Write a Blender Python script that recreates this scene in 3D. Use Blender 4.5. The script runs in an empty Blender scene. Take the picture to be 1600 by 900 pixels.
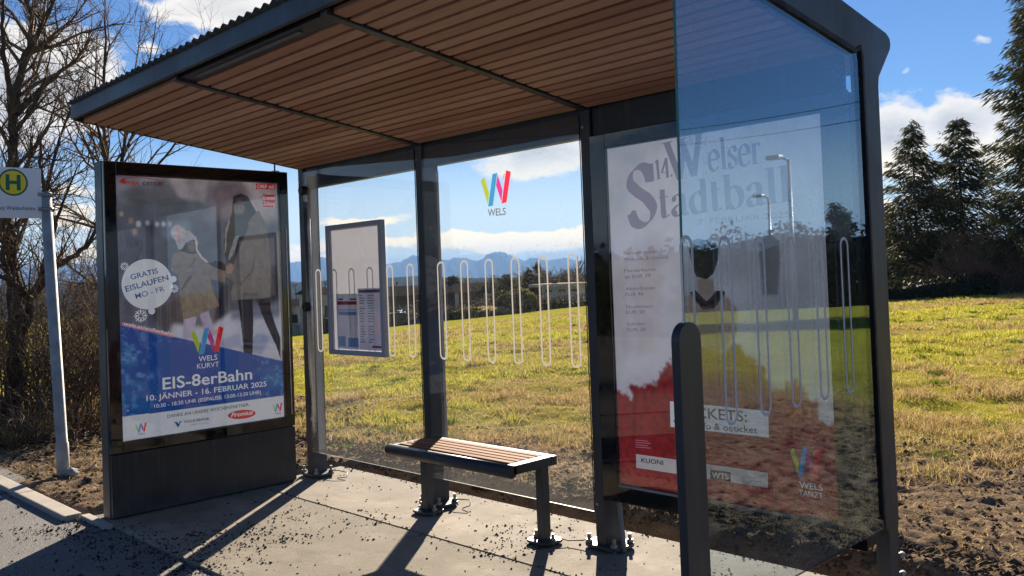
import bpy, bmesh, math, random
import numpy as np
from mathutils import Matrix, Vector

# ------------------------------------------------------------------ camera, sky, sun, exposure
S = bpy.context.scene
COL = S.collection
rad = math.radians
CAM = np.array([5.3777, -3.5445, 1.4499]); YAW, PITCH, ROLL, FPX, SHY = 0.7925, 0.0225, -0.0381, 1370.74, -47.84

def cam_axes():
    cy, sy, cp, sp = math.cos(YAW), math.sin(YAW), math.cos(PITCH), math.sin(PITCH)
    f = np.array([-sy*cp, cy*cp, sp]); r = np.array([cy, sy, 0.0]); u = np.cross(r, f)
    c, s = math.cos(ROLL), math.sin(ROLL)
    return c*r + s*u, -s*r + c*u, f
CR, CU, CF = cam_axes()
cam_data = bpy.data.cameras.new("camera"); cam = bpy.data.objects.new("camera", cam_data); COL.objects.link(cam)
cam.matrix_world = Matrix(((CR[0], CU[0], -CF[0], CAM[0]), (CR[1], CU[1], -CF[1], CAM[1]), (CR[2], CU[2], -CF[2], CAM[2]), (0, 0, 0, 1)))
cam_data.sensor_width = 36; cam_data.lens = FPX/1600*36; cam_data.shift_y = SHY/1600
cam_data.clip_start = 0.05; cam_data.clip_end = 60000
S.camera = cam

SUN_AZ, SUN_EL = -39.0, 21.0            # azimuth from +Y towards +X, degrees
sd = Vector((math.sin(rad(SUN_AZ))*math.cos(rad(SUN_EL)), math.cos(rad(SUN_AZ))*math.cos(rad(SUN_EL)), math.sin(rad(SUN_EL))))
sun_data = bpy.data.lights.new("sun", 'SUN'); sun_data.energy = 4.8; sun_data.angle = rad(0.5); sun_data.color = (1.0, 0.87, 0.70)
sun = bpy.data.objects.new("sun", sun_data); COL.objects.link(sun)
sun.rotation_euler = sd.to_track_quat('Z', 'Y').to_euler()

S.view_settings.view_transform = 'Standard'; S.view_settings.look = 'None'
S.view_settings.exposure = 1.55; S.view_settings.gamma = 1.0; S.view_settings.use_curve_mapping = False
S.render.engine = 'CYCLES'
S.cycles.use_denoising = True
S.cycles.max_bounces = 8; S.cycles.diffuse_bounces = 4; S.cycles.glossy_bounces = 4; S.cycles.transmission_bounces = 4
S.cycles.transparent_max_bounces = 24; S.cycles.volume_bounces = 0
S.cycles.caustics_reflective = False; S.cycles.caustics_refractive = False
S.cycles.sample_clamp_indirect = 6.0

def ray(q): return CF + CR*(q[0]-800)/FPX - CU*(q[1]-450-SHY)/FPX
def hit(q, ax, val):                       # photo point -> point on the plane axis = val
    d = ray(q); t = (val-CAM[ax])/d[ax]; return CAM + t*d
def azel(q):
    d = ray(q); return math.atan2(d[0], d[1]), math.atan2(d[2], math.hypot(d[0], d[1]))

# ---- node helpers
class NT:
    def __init__(s, nt): s.nt = nt
    def n(s, t, *ins, out=0, **props):
        nd = s.nt.nodes.new(t)
        named = props.pop('I', {})
        for k, v in props.items(): setattr(nd, k, v)
        for k, v in list(enumerate(ins)) + list(named.items()):
            if v is None: continue
            if isinstance(v, bpy.types.NodeSocket): s.nt.links.new(v, nd.inputs[k])
            else: nd.inputs[k].default_value = v
        return nd.outputs[out]
    def m(s, op, *a, clamp=False): return s.n('ShaderNodeMath', *a, operation=op, use_clamp=clamp)
    def vm(s, op, *a): return s.n('ShaderNodeVectorMath', *a, operation=op, out=1 if op in ('DOT_PRODUCT', 'LENGTH') else 0)
    def mix(s, f, a, b, bt='MIX'):
        nd = s.nt.nodes.new('ShaderNodeMix'); nd.data_type = 'RGBA'; nd.blend_type = bt
        for i, v in ((0, f), (6, a), (7, b)):
            if isinstance(v, bpy.types.NodeSocket): s.nt.links.new(v, nd.inputs[i])
            else: nd.inputs[i].default_value = (*v, 1) if isinstance(v, tuple) and len(v) == 3 else v
        return nd.outputs[2]
    def ramp(s, f, *st):
        nd = s.nt.nodes.new('ShaderNodeValToRGB'); el = nd.color_ramp.elements
        while len(el) < len(st): el.new(0.5)
        for e, (p, c) in zip(el, st): e.position = p; e.color = (*c, 1) if isinstance(c, tuple) else (c, c, c, 1)
        s.nt.links.new(f, nd.inputs[0]); return nd.outputs[0]
    def noise(s, scale, detail=4, rough=.55, vec=None, out=0, dist=0):
        return s.n('ShaderNodeTexNoise', vec, I={'Scale': scale, 'Detail': detail, 'Roughness': rough, 'Distortion': dist}, out=out)
    def maprange(s, v, a, b, c=0., d=1.):
        return s.n('ShaderNodeMapRange', v, a, b, c, d, clamp=True)

# ---- sky with clouds
W = bpy.data.worlds.new("World"); S.world = W; W.use_nodes = True
wn = NT(W.node_tree); W.node_tree.nodes.clear()
sky = wn.n('ShaderNodeTexSky', sky_type='NISHITA', sun_disc=False, sun_elevation=rad(SUN_EL), sun_rotation=rad(SUN_AZ), altitude=400.0, air_density=1.0, dust_density=0.0, ozone_density=2.0)
dirv = wn.n('ShaderNodeTexCoord')
dirv = W.node_tree.nodes[-1].outputs['Generated']
sep = W.node_tree.nodes.new('ShaderNodeSeparateXYZ'); W.node_tree.links.new(dirv, sep.inputs[0])
CLOUDS = [  # photo point, angular half-sizes (deg), strength
    ((52, 122), 5.0, 3.1, 1.05), ((125, 128), 2.5, 2.1, .9), ((0, 190), 3.6, 1.8, .8), ((150, 172), 1.5, 1.5, .65), ((60, 296), 6, .5, .45), ((120, 345), 5, .6, .5),
    ((225, 82), .95, .5, .55), ((345, 15), 4.2, 1.9, .80), ((306, 70), .9, .4, .5), ((470, -30), 6, 2.2, .8), ((220, 5), 1.4, .5, .5),
    ((845, 238), 5.0, 1.4, .92), ((760, 250), 3.0, .8, .6), ((800, 373), 9.5, .72, .95), ((620, 378), 7, .45, .8), ((560, 345), 3.5, .45, .62), ((900, 370), 5, .6, .9),
    ((455, 400), 3.5, .5, .8), ((160, 400), 5, .8, .6), ((120, 330), 6, .8, .5),
    ((1390, 200), 2.2, 2.4, 1.0), ((1395, 260), 2.6, .8, .85), ((1500, 195), 2.8, 1.6, .95), ((1560, 235), 2.4, 1.2, .75), ((1475, 262), 2, .7, .6),
    ((1370, 335), 2.2, .9, .85), ((1420, 111), .6, .4, .6), ((1530, 68), .8, .5, .5),
]
warp = wn.noise(9.0, 5, .6, dirv, out=1)
warp = wn.vm('SUBTRACT', warp, (0.5, 0.5, 0.5))
stretch = wn.n('ShaderNodeMapping', dirv, I={'Scale': (1.0, 1.0, 2.2)})
wv = wn.vm('ADD', dirv, wn.n('ShaderNodeVectorMath', warp, operation='SCALE', I={'Scale': .05}))
fb = wn.noise(15.0, 9, .62, stretch)
acc = None
for q, rx, ry, st in CLOUDS:
    d = ray(q); c = d/np.linalg.norm(d)
    rt = np.cross(c, (0, 0, 1.0)); rt /= np.linalg.norm(rt); up = np.cross(rt, c)
    a = wn.vm('DOT_PRODUCT', wv, tuple(rt/math.sin(rad(rx)))); b = wn.vm('DOT_PRODUCT', wv, tuple(up/math.sin(rad(ry))))
    e = wn.m('ADD', wn.m('MULTIPLY', a, a), wn.m('MULTIPLY', b, b))
    g = wn.m('MULTIPLY', wn.m('EXPONENT', wn.m('MULTIPLY', e, -.9)), st)
    front = wn.m('GREATER_THAN', wn.vm('DOT_PRODUCT', dirv, tuple(c)), 0.3)
    g = wn.m('MULTIPLY', g, front)
    acc = g if acc is None else wn.m('MAXIMUM', acc, g)
away = wn.m('MULTIPLY', wn.maprange(wn.noise(2.2, 3, .5, stretch), .58, .80), .62)     # scattered cumulus over the rest of the sky
offax = wn.m('LESS_THAN', wn.vm('DOT_PRODUCT', dirv, tuple(CF)), 0.75)
acc = wn.m('MAXIMUM', acc, wn.m('MULTIPLY', away, offax))
dens = wn.m('ADD', acc, wn.m('MULTIPLY', wn.m('SUBTRACT', fb, .5), 1.15))
mask = wn.maprange(dens, .36, .54)
thick = wn.maprange(dens, .62, 1.25)
ccol = wn.mix(wn.m('MULTIPLY', thick, .9), (3.7, 3.5, 3.2), (1.55, 1.6, 1.8))
low = wn.maprange(sep.outputs[2], .055, .13)
ccol = wn.mix(low, (7.0, 5.5, 3.3), ccol)
skyc = wn.mix(1.0, sky, (0.190, 0.265, 0.375), 'MULTIPLY')
skyc = wn.mix(wn.maprange(sep.outputs[2], .0, .16, .95, 0.), skyc, (4.3, 4.4, 3.9))     # paler air towards the horizon
col = wn.mix(wn.m('MULTIPLY', mask, .94), skyc, ccol)
bg = wn.n('ShaderNodeBackground', col, 0.10)
wout = W.node_tree.nodes.new('ShaderNodeOutputWorld'); W.node_tree.links.new(bg, wout.inputs[0])

# ------------------------------------------------------------------ materials
def mat(name):
    m = bpy.data.materials.new(name); m.use_nodes = True; m.node_tree.nodes.clear()
    t = NT(m.node_tree); o = m.node_tree.nodes.new('ShaderNodeOutputMaterial')
    return m, t, (lambda sh: m.node_tree.links.new(sh, o.inputs[0]))
def objco(t):
    t.n('ShaderNodeTexCoord'); return t.nt.nodes[-1].outputs['Object']
def pos(t): return t.n('ShaderNodeNewGeometry')
def pbr(name, c, rough=.5, metal=0., spec=.5, var=.25, scale=6., bump=0., bscale=60., c2=None, coat=0., transl=0., glow=0.):
    m, t, fin = mat(name)
    p = pos(t)
    f = t.noise(scale, 5, .6, p)
    cc = t.mix(t.maprange(f, .3, .7), tuple(x*(1-var) for x in c), c2 or tuple(min(1, x*(1+var)) for x in c))
    rr = t.maprange(t.noise(scale*3, 3, .5, p), .3, .7, max(0, rough-.08), min(1, rough+.08))
    inp = {'Base Color': cc, 'Roughness': rr, 'Metallic': metal, 'Specular IOR Level': spec, 'Coat Weight': coat}
    if bump: inp['Normal'] = t.n('ShaderNodeBump', I={'Strength': bump, 'Distance': .01, 'Height': t.noise(bscale, 4, .6, p)})
    if glow: inp['Emission Color'] = cc; inp['Emission Strength'] = glow
    sh = t.n('ShaderNodeBsdfPrincipled', I=inp)
    if transl: sh = t.n('ShaderNodeMixShader', transl, sh, t.n('ShaderNodeBsdfTranslucent', cc))
    fin(sh); return m
M = {}
def coated(name, c, rough):
    m, t, fin = mat(name); p = pos(t)
    st = t.noise(7, 6, .65, t.n('ShaderNodeMapping', p, I={'Scale': (4, 4, .35)})); cl = t.noise(2.2, 5, .6, p); fine = t.noise(260, 2, .5, p)
    sx = t.nt.nodes.new('ShaderNodeSeparateXYZ'); t.nt.links.new(p, sx.inputs[0])
    dust = t.m('ADD', t.m('MULTIPLY', t.maprange(st, .5, .75), .22), t.m('MULTIPLY', t.maprange(sx.outputs[2], .0, .35, 1., 0.), t.maprange(cl, .35, .7, .1, .6)))
    cc = t.mix(dust, c, (.16, .145, .125)); cc = t.mix(t.maprange(fine, .72, .78, 0., .5), cc, (.22, .21, .19))
    fin(t.n('ShaderNodeBsdfPrincipled', I={'Base Color': cc, 'Roughness': t.maprange(cl, .3, .7, rough-.1, rough+.15), 'Normal': t.n('ShaderNodeBump', I={'Strength': .05, 'Distance': .002, 'Height': fine})}))
    return m
M['anthracite'] = coated('anthracite_paint', (.030, .036, .044), .42)
M['black'] = pbr('black_rubber', (.008, .008, .009), .6, 0, .3)
M['blackglass'] = pbr('black_printed_glass', (.004, .005, .006), .04, 0, .8, .1)
M['darkpanel'] = coated('dark_powder_coat', (.012, .014, .018), .40)
M['steel'] = pbr('galvanised_steel', (.42, .42, .43), .42, .8, .5, .25, 14)
M['pole'] = pbr('weathered_grey_pole', (.36, .34, .32), .65, .0, .5, .25, 9)
M['alu'] = pbr('aluminium_profile', (.24, .25, .28), .42, .5, .5, .08)
M['caseframe'] = pbr('grey_anodised_frame', (.36, .38, .43), .45, .1, .5, .06)
M['zinc'] = pbr('zinc_bolt', (.34, .32, .29), .55, .7, .5, .4, 60)
M['white'] = pbr('white_enamel', (.74, .74, .76), .35, 0, .5, .03)
M['paper'] = pbr('white_paper', (.84, .81, .86), .6, 0, .2, .03, transl=.12)
M['paperblank'] = pbr('blank_backing_sheet', (.84, .80, .86), .6, 0, .2, .03, transl=.17)
M['signgreen'] = pbr('sign_green', (.0, .12, .07), .4, 0, .5, .05)
M['signyellow'] = pbr('sign_yellow', (.80, .62, .02), .4, 0, .5, .05)
GLOW = .095            # assumed backlight: emission added to brighten the prints in both poster cases
for nm, c in dict(ink=(.015, .016, .03), inkwhite=(.80, .80, .82), inkred=(.55, .02, .03), inkblue=(.02, .09, .30), inkgreen=(.42, .55, .03), inkcyan=(.03, .30, .62),
                  inkmagenta=(.50, .02, .25), inkorange=(.85, .35, .04), inkscarlet=(.75, .02, .04), inkgrey=(.30, .29, .31), inkplum=(.29, .24, .33), inkrose=(.62, .20, .27), inksky=(.25, .42, .68), inkpanel=(.62, .56, .55)).items():
    M[nm] = pbr('emissive_print_'+nm, c, .55, 0, .3, .04, glow=GLOW)
for nm, c in dict(plain_red=(.55, .02, .03), plain_sky=(.25, .42, .68), plain_plum=(.14, .10, .17), plain_grey=(.30, .29, .31), plain_black=(.015, .016, .03)).items():
    M[nm] = pbr(nm, c, .55, 0, .3, .04)
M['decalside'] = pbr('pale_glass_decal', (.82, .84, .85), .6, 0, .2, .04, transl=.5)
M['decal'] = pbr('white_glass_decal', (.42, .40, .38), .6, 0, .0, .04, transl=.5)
M['decalgrey'] = pbr('grey_glass_decal', (.30, .31, .32), .6, 0, .2, .04, transl=.2)
M['led'] = pbr('lamp_diffuser', (.12, .125, .13), .4, 0, .5, .05)
M['brick'] = pbr('render_wall', (.55, .54, .52), .8, 0, .2, .08, 1)
M['housewhite'] = pbr('white_house_render', (.62, .62, .63), .8, 0, .2, .06, 1)
M['darkwood'] = pbr('dark_timber_cladding', (.06, .045, .035), .8, 0, .2, .3, 2)
M['beige'] = pbr('beige_render', (.50, .44, .36), .8, 0, .2, .08, 1)
M['roofdark'] = pbr('dark_roof_tiles', (.040, .034, .032), .9, 0, .0, .25, 3)
M['roofpale'] = pbr('pale_roof_edge', (.50, .43, .33), .8, 0, .0, .05, 2)
M['window'] = pbr('window_glass', (.02, .025, .03), .1, 0, .6, .1)
M['concretewall'] = pbr('weathered_concrete_wall', (.36, .36, .35), .85, 0, .2, .35, 1.5, .3, 20)
M['wire'] = pbr('black_cable', (.01, .01, .01), .5)
M['conduit'] = pbr('grey_conduit', (.20, .20, .21), .45, 0, .4, .1)

def wood_mat(name, a, b, rough=.55):
    m, t, fin = mat(name)
    p = pos(t)
    st = t.n('ShaderNodeMapping', p, I={'Scale': (1.2, 14, 14)})
    g = t.noise(6, 6, .65, st, dist=.6)
    t.n('ShaderNodeObjectInfo'); tone = t.nt.nodes[-1].outputs['Random']
    cc = t.mix(t.maprange(g, .3, .7), a, b)
    cc = t.mix(t.maprange(tone, .0, 1., 0., .8), cc, (a[0]*.62, a[1]*.50, a[2]*.46))
    fin(t.n('ShaderNodeBsdfPrincipled', I={'Base Color': cc, 'Roughness': rough, 'Specular IOR Level': .25, 'Normal': t.n('ShaderNodeBump', I={'Strength': .15, 'Distance': .005, 'Height': g})}))
    return m
M['ceiling'] = wood_mat('larch_ceiling_boards', (.55, .31, .22), (.73, .45, .33))
M['slat'] = wood_mat('larch_bench_slats', (.34, .135, .05), (.46, .21, .085), .8)

def glass_mat(name, ior, dirt, speck, tint=(.985, .993, .99), refl=(1, 1, 1)):
    m, t, fin = mat(name)
    p = pos(t)
    t.n('ShaderNodeNewGeometry'); back = t.nt.nodes[-1].outputs['Backfacing']
    fr = t.n('ShaderNodeFresnel', t.m('ADD', t.m('MULTIPLY', back, 1/ior-ior), ior))
    tr = t.n('ShaderNodeBsdfTransparent', (*tint, 1)); gl = t.n('ShaderNodeBsdfGlossy', (*refl, 1), 0.0)
    sh = t.n('ShaderNodeMixShader', fr, tr, gl)
    sp = t.maprange(t.noise(125, 2, .5, p), .64, .70)
    patch = t.maprange(t.noise(2.5, 4, .6, p), .38, .68)
    sx = t.nt.nodes.new('ShaderNodeSeparateXYZ'); t.nt.links.new(p, sx.inputs[0])
    lowz = t.maprange(sx.outputs[2], .2, .75, 1., 0.)
    f = t.m('ADD', t.m('MULTIPLY', t.m('MULTIPLY', sp, patch), speck), t.m('MULTIPLY', t.m('ADD', lowz, .12), dirt))
    dsh = t.n('ShaderNodeMixShader', .5, t.n('ShaderNodeBsdfDiffuse', (.6, .6, .58, 1)), t.n('ShaderNodeBsdfTranslucent', (.6, .6, .58, 1)))
    fin(t.n('ShaderNodeMixShader', f, sh, dsh)); return m
M['glass'] = glass_mat('rear_pane_glass', 1.45, .035, .28)
M['sideglass'] = glass_mat('coated_side_glass', 2.4, .03, .75, (.84, .89, .92), (.66, .85, 1.0))
M['coverglass'] = glass_mat('poster_cover_glass', 1.62, .01, .0)
M['paleedge'] = pbr('pale_glass_edge', (.62, .64, .60), .4, 0, .5, .05, transl=.5)  # bottom edges of the panes, coloured pale to look sunlit
M['glassedge'] = pbr('green_glass_edge', (.05, .26, .24), .2, 0, .6, .1, transl=.4)

def concrete():
    m, t, fin = mat('slab_concrete')
    p = pos(t)
    big = t.noise(1.1, 6, .62, p); mid = t.noise(5, 7, .7, t.n('ShaderNodeMapping', p, I={'Scale': (1, .6, 1), 'Rotation': (0, 0, .6)})); fine = t.noise(120, 3, .6, p)
    c = t.mix(t.maprange(big, .3, .7), (.185, .15, .112), (.29, .245, .19))
    c = t.mix(t.maprange(mid, .35, .7, 0, .8), c, (.34, .29, .225))
    c = t.mix(t.maprange(fine, .35, .7, 0., .35), c, (.15, .13, .11))
    stain = t.maprange(t.noise(2.3, 5, .7, t.n('ShaderNodeMapping', p, I={'Location': (5, 3, 0)})), .56, .68)
    c = t.mix(t.m('MULTIPLY', stain, .4), c, (.12, .10, .08))
    pale_patch = t.m('MULTIPLY', t.maprange(t.noise(1.6, 6, .7, t.n('ShaderNodeMapping', p, I={'Location': (2, 7, 0), 'Scale': (1, 1.6, 1)})), .48, .66), t.maprange(fine, .35, .6, .35, 1.))
    c = t.mix(t.m('MULTIPLY', pale_patch, .65), c, (.44, .39, .31))  # random pale patches in the slab colour
    h = t.m('ADD', t.m('MULTIPLY', mid, 1.2), t.m('MULTIPLY', fine, .5))
    fin(t.n('ShaderNodeBsdfPrincipled', I={'Base Color': c, 'Roughness': t.maprange(mid, .3, .7, .75, .92), 'Specular IOR Level': .15, 'Normal': t.n('ShaderNodeBump', I={'Strength': .5, 'Distance': .008, 'Height': h})}))
    return m
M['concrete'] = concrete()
M['kerbstone'] = pbr('granite_kerb', (.42, .37, .31), .8, 0, .3, .15, 5, .3, 90)
def asphalt():
    m, t, fin = mat('asphalt')
    p = pos(t)
    v = t.n('ShaderNodeTexVoronoi', p, I={'Scale': 120})
    vc = t.nt.nodes[-1].outputs['Color']
    b = t.noise(1.3, 5, .6, p)
    c = t.mix(t.maprange(b, .3, .7), (.09, .085, .08), (.155, .145, .135))
    c = t.mix(t.m('MULTIPLY', t.maprange(t.vm('DOT_PRODUCT', vc, (.33, .33, .33)), .55, .8), .6), c, (.27, .26, .245))
    h = t.m('ADD', t.m('MULTIPLY', v, 1.0), t.m('MULTIPLY', t.noise(40, 3, .6, p), .6))
    fin(t.n('ShaderNodeBsdfPrincipled', I={'Base Color': c, 'Roughness': .75, 'Specular IOR Level': .5, 'Normal': t.n('ShaderNodeBump', I={'Strength': .35, 'Distance': .008, 'Height': h})}))
    return m
M['asphalt'] = asphalt()

def ground_mat():
    m, t, fin = mat('soil_and_meadow')
    p = pos(t)
    sx = t.nt.nodes.new('ShaderNodeSeparateXYZ'); t.nt.links.new(p, sx.inputs[0]); x, y = sx.outputs[0], sx.outputs[1]
    edge = t.m('ADD', 1.10, t.m('MULTIPLY', t.m('MAXIMUM', t.m('ADD', x, 1.0), 0.), .46))
    k = t.m('SUBTRACT', y, edge)
    k = t.m('ADD', k, t.m('MULTIPLY', t.m('SUBTRACT', t.noise(1.4, 5, .65, p), .5), 2.6))
    grassf = t.maprange(k, -.2, 1.9)
    n1 = t.noise(9, 8, .7, p); n2 = t.noise(60, 4, .7, p); n3 = t.noise(.35, 5, .6, p); n4 = t.noise(3.0, 6, .65, p)
    soil = t.mix(t.maprange(n1, .3, .7), (.115, .080, .054), (.33, .24, .16))
    soil = t.mix(t.maprange(n2, .5, .75, 0, .6), soil, (.48, .37, .25))
    grass = t.mix(t.maprange(n4, .35, .65), (.28, .26, .03), (.45, .36, .065))
    grass = t.mix(t.maprange(n3, .4, .62), grass, (.38, .36, .04))
    grass = t.mix(t.maprange(n2, .5, .75, 0, .5), grass, (.10, .10, .03))
    c = t.mix(grassf, soil, grass)
    h = t.m('ADD', t.m('MULTIPLY', n1, 1.0), t.m('MULTIPLY', n2, .35))
    fin(t.n('ShaderNodeBsdfPrincipled', I={'Base Color': c, 'Roughness': .95, 'Specular IOR Level': .0, 'Normal': t.n('ShaderNodeBump', I={'Strength': .9, 'Distance': .05, 'Height': h})}))
    return m
M['ground'] = ground_mat()

def leafmat(name, cols, transl=.35, rough=.6):
    m, t, fin = mat(name)
    rnd = t.n('ShaderNodeNewGeometry'); rnd = t.nt.nodes[-1].outputs['Random Per Island']
    st = [(i/max(1, len(cols)-1), c) for i, c in enumerate(cols)]
    c = t.ramp(rnd, *st)
    sh = t.n('ShaderNodeMixShader', transl, t.n('ShaderNodeBsdfPrincipled', I={'Base Color': c, 'Roughness': rough, 'Specular IOR Level': .04}), t.n('ShaderNodeBsdfTranslucent', c))
    fin(sh); return m
M['grass'] = leafmat('meadow_grass', [(.18, .22, .02), (.38, .38, .045), (.50, .45, .07), (.55, .44, .11), (.28, .33, .03)], .5)
M['tuft'] = leafmat('dark_green_grass', [(.05, .09, .012), (.12, .17, .02), (.20, .22, .035), (.08, .12, .015)], .4)
M['drygrass'] = leafmat('dry_grass', [(.52, .37, .16), (.38, .26, .10), (.60, .46, .22), (.28, .19, .09)], .4)
M['needles'] = leafmat('spruce_needles', [(.028, .042, .018), (.055, .065, .028), (.085, .070, .032), (.04, .048, .026)], .30)
M['hedge'] = leafmat('hedge_leaves', [(.018, .022, .012), (.035, .036, .016), (.05, .04, .022)], .2)
M['brush'] = leafmat('yellow_green_shrub_leaves', [(.10, .11, .03), (.17, .15, .05), (.06, .07, .02)], .35)
M['bark'] = pbr('bare_bark', (.075, .056, .040), .9, 0, .15, .4, 12, .5, 60)
M['twig'] = pbr('bare_twigs', (.15, .105, .068), .85, 0, .15, .4, 3)
M['redtwig'] = pbr('reddish_bare_twigs', (.14, .075, .055), .85, 0, .15, .3, 3)
M['litter'] = leafmat('fallen_leaves', [(.10, .06, .035), (.20, .12, .06), (.06, .04, .025)], .2)
M['grit'] = leafmat('dark_grit', [(.02, .018, .016), (.05, .045, .04), (.10, .09, .08), (.03, .027, .024)], 0., .8)
M['soilclod'] = leafmat('soil_clods', [(.06, .042, .028), (.12, .085, .055), (.09, .065, .045)], 0., .95)
M['mountain'] = pbr('rock_and_forest_slopes', (.10, .11, .11), .95, 0, .0, .4, .002)
M['farwood'] = pbr('distant_woodland', (.04, .045, .035), .95, 0, .0, .4, .02)
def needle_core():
    return pbr('dark_inner_twigs', (.02, .022, .014), .95, 0, .1, .3, 2)  # plain dark colour of the solid hedge cores
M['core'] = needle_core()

# ------------------------------------------------------------------ mesh helpers
def tag(o, label=None, cat=None, group=None, kind=None):
    if label: o['label'] = label
    if cat: o['category'] = cat
    if group: o['group'] = group
    if kind: o['kind'] = kind
    return o
def empty(name, loc=(0, 0, 0), label=None, cat=None, group=None):
    o = bpy.data.objects.new(name, None); COL.objects.link(o); o.location = loc; o.empty_display_size = .1
    return tag(o, label, cat, group)
def world_of(p):
    return p.matrix_basis.copy() if p.parent is None else world_of(p.parent) @ p.matrix_parent_inverse @ p.matrix_basis
def link(name, me, mats, parent=None):
    o = bpy.data.objects.new(name, me); COL.objects.link(o)
    for m in (mats if isinstance(mats, (list, tuple)) else [mats]): me.materials.append(M[m] if isinstance(m, str) else m)
    if parent is not None:
        o.parent = parent
        o.matrix_parent_inverse = world_of(parent).inverted()
    return o
def np_mesh(name, V, F, smooth=False):
    V = np.asarray(V, dtype=np.float32); F = np.asarray(F, dtype=np.int32)
    me = bpy.data.meshes.new(name); k = F.shape[1]
    me.vertices.add(len(V)); me.vertices.foreach_set('co', V.ravel())
    me.loops.add(F.size); me.loops.foreach_set('vertex_index', F.ravel())
    me.polygons.add(len(F)); me.polygons.foreach_set('loop_start', np.arange(len(F), dtype=np.int32)*k)
    if smooth: me.polygons.foreach_set('use_smooth', np.ones(len(F), dtype=bool))
    me.update(calc_edges=True); me.validate(); return me
class MB:
    def __init__(s): s.bm = bmesh.new()
    def box(s, x0, x1, y0, y1, z0, z1, bev=0, seg=2, mi=0):
        x0, x1 = min(x0, x1), max(x0, x1); y0, y1 = min(y0, y1), max(y0, y1); z0, z1 = min(z0, z1), max(z0, z1)
        r = bmesh.ops.create_cube(s.bm, size=1); vs = r['verts']
        for v in vs: v.co = Vector(((x0+x1)/2+v.co.x*(x1-x0), (y0+y1)/2+v.co.y*(y1-y0), (z0+z1)/2+v.co.z*(z1-z0)))
        fs = list({f for v in vs for f in v.link_faces})
        for f in fs: f.material_index = mi
        if bev: bmesh.ops.bevel(s.bm, geom=list({e for v in vs for e in v.link_edges}), offset=bev, segments=seg, affect='EDGES', profile=.6, clamp_overlap=True)
        return s
    def prism(s, prof, ax, a0, a1, bev=0, mi=0, seg=2):      # closed outline in the plane across ax, pushed from a0 to a1
        def P(u, v, a): return {0: (a, u, v), 1: (u, a, v), 2: (u, v, a)}[ax]
        A = [s.bm.verts.new(P(u, v, a0)) for u, v in prof]; B = [s.bm.verts.new(P(u, v, a1)) for u, v in prof]
        n = len(prof); fs = [s.bm.faces.new(A), s.bm.faces.new(B[::-1])]
        for i in range(n): fs.append(s.bm.faces.new((A[i], B[i], B[(i+1) % n], A[(i+1) % n])))
        for f in fs: f.material_index = mi
        bmesh.ops.recalc_face_normals(s.bm, faces=fs)
        if bev: bmesh.ops.bevel(s.bm, geom=list(fs[0].edges)+list(fs[1].edges), offset=bev, segments=seg, affect='EDGES', profile=.6)
        return s
    def tube(s, pts, r, n=10, cap=True):
        pts = [Vector(p) for p in pts]; rs = r if isinstance(r, (list, tuple)) else [r]*len(pts)
        rings = []; ref = None
        for i, p in enumerate(pts):
            t = (pts[min(i+1, len(pts)-1)]-pts[max(i-1, 0)]).normalized()
            if ref is None: ref = Vector((0, 0, 1)) if abs(t.z) < .9 else Vector((1, 0, 0))
            a = (ref-t*ref.dot(t)).normalized(); ref = a; b = t.cross(a)
            rings.append([s.bm.verts.new(p+(a*math.cos(2*math.pi*k/n)+b*math.sin(2*math.pi*k/n))*rs[i]) for k in range(n)])
        for A, B in zip(rings, rings[1:]):
            for k in range(n):
                f = s.bm.faces.new((A[k], A[(k+1) % n], B[(k+1) % n], B[k])); f.smooth = True
        if cap: s.bm.faces.new(rings[0][::-1]); s.bm.faces.new(rings[-1])
        return s
    def cyl(s, c, r, z0, z1, n=20, bev=0): 
        return s.prism([(c[0]+r*math.cos(2*math.pi*k/n), c[1]+r*math.sin(2*math.pi*k/n)) for k in range(n)], 2, z0, z1, bev)
    def build(s, name, mats, parent=None):
        me = bpy.data.meshes.new(name); s.bm.normal_update(); s.bm.to_mesh(me); s.bm.free()
        return link(name, me, mats, parent)
def rrect(u0, u1, v0, v1, r, n=5, corners=(1, 1, 1, 1)):
    out = []
    for (cu, cv, a0), c in zip(((u0+r, v0+r, 180), (u1-r, v0+r, 270), (u1-r, v1-r, 0), (u0+r, v1-r, 90)), corners):
        if not c: out.append((cu+(-r if cu < (u0+u1)/2 else r), cv+(-r if cv < (v0+v1)/2 else r))); continue
        out += [(cu+r*math.cos(rad(a0+90*i/n)), cv+r*math.sin(rad(a0+90*i/n))) for i in range(n+1)]
    return out

def hash2(i, j, seed):
    n = (i.astype(np.int64)*374761393 + j.astype(np.int64)*668265263 + seed*1442695041) & 0xffffffff
    n = ((n ^ (n >> 13))*1274126177) & 0xffffffff
    return ((n ^ (n >> 16)) & 0xffff)/65535.0
def vnoise(x, y, seed=0):
    xi, yi = np.floor(x), np.floor(y); fx, fy = x-xi, y-yi
    fx = fx*fx*(3-2*fx); fy = fy*fy*(3-2*fy); xi = xi.astype(np.int64); yi = yi.astype(np.int64)
    a, b, c, d = hash2(xi, yi, seed), hash2(xi+1, yi, seed), hash2(xi, yi+1, seed), hash2(xi+1, yi+1, seed)
    return (a*(1-fx)+b*fx)*(1-fy)+(c*(1-fx)+d*fx)*fy
def fbm(x, y, o=4, seed=0, g=.5):
    s = 0; a = 1; t = 0
    for k in range(o): s = s+a*vnoise(x*2**k, y*2**k, seed+k); t += a; a *= g
    return s/t
def sstep(a, b, x): t = np.clip((x-a)/(b-a), 0, 1); return t*t*(3-2*t)

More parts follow.
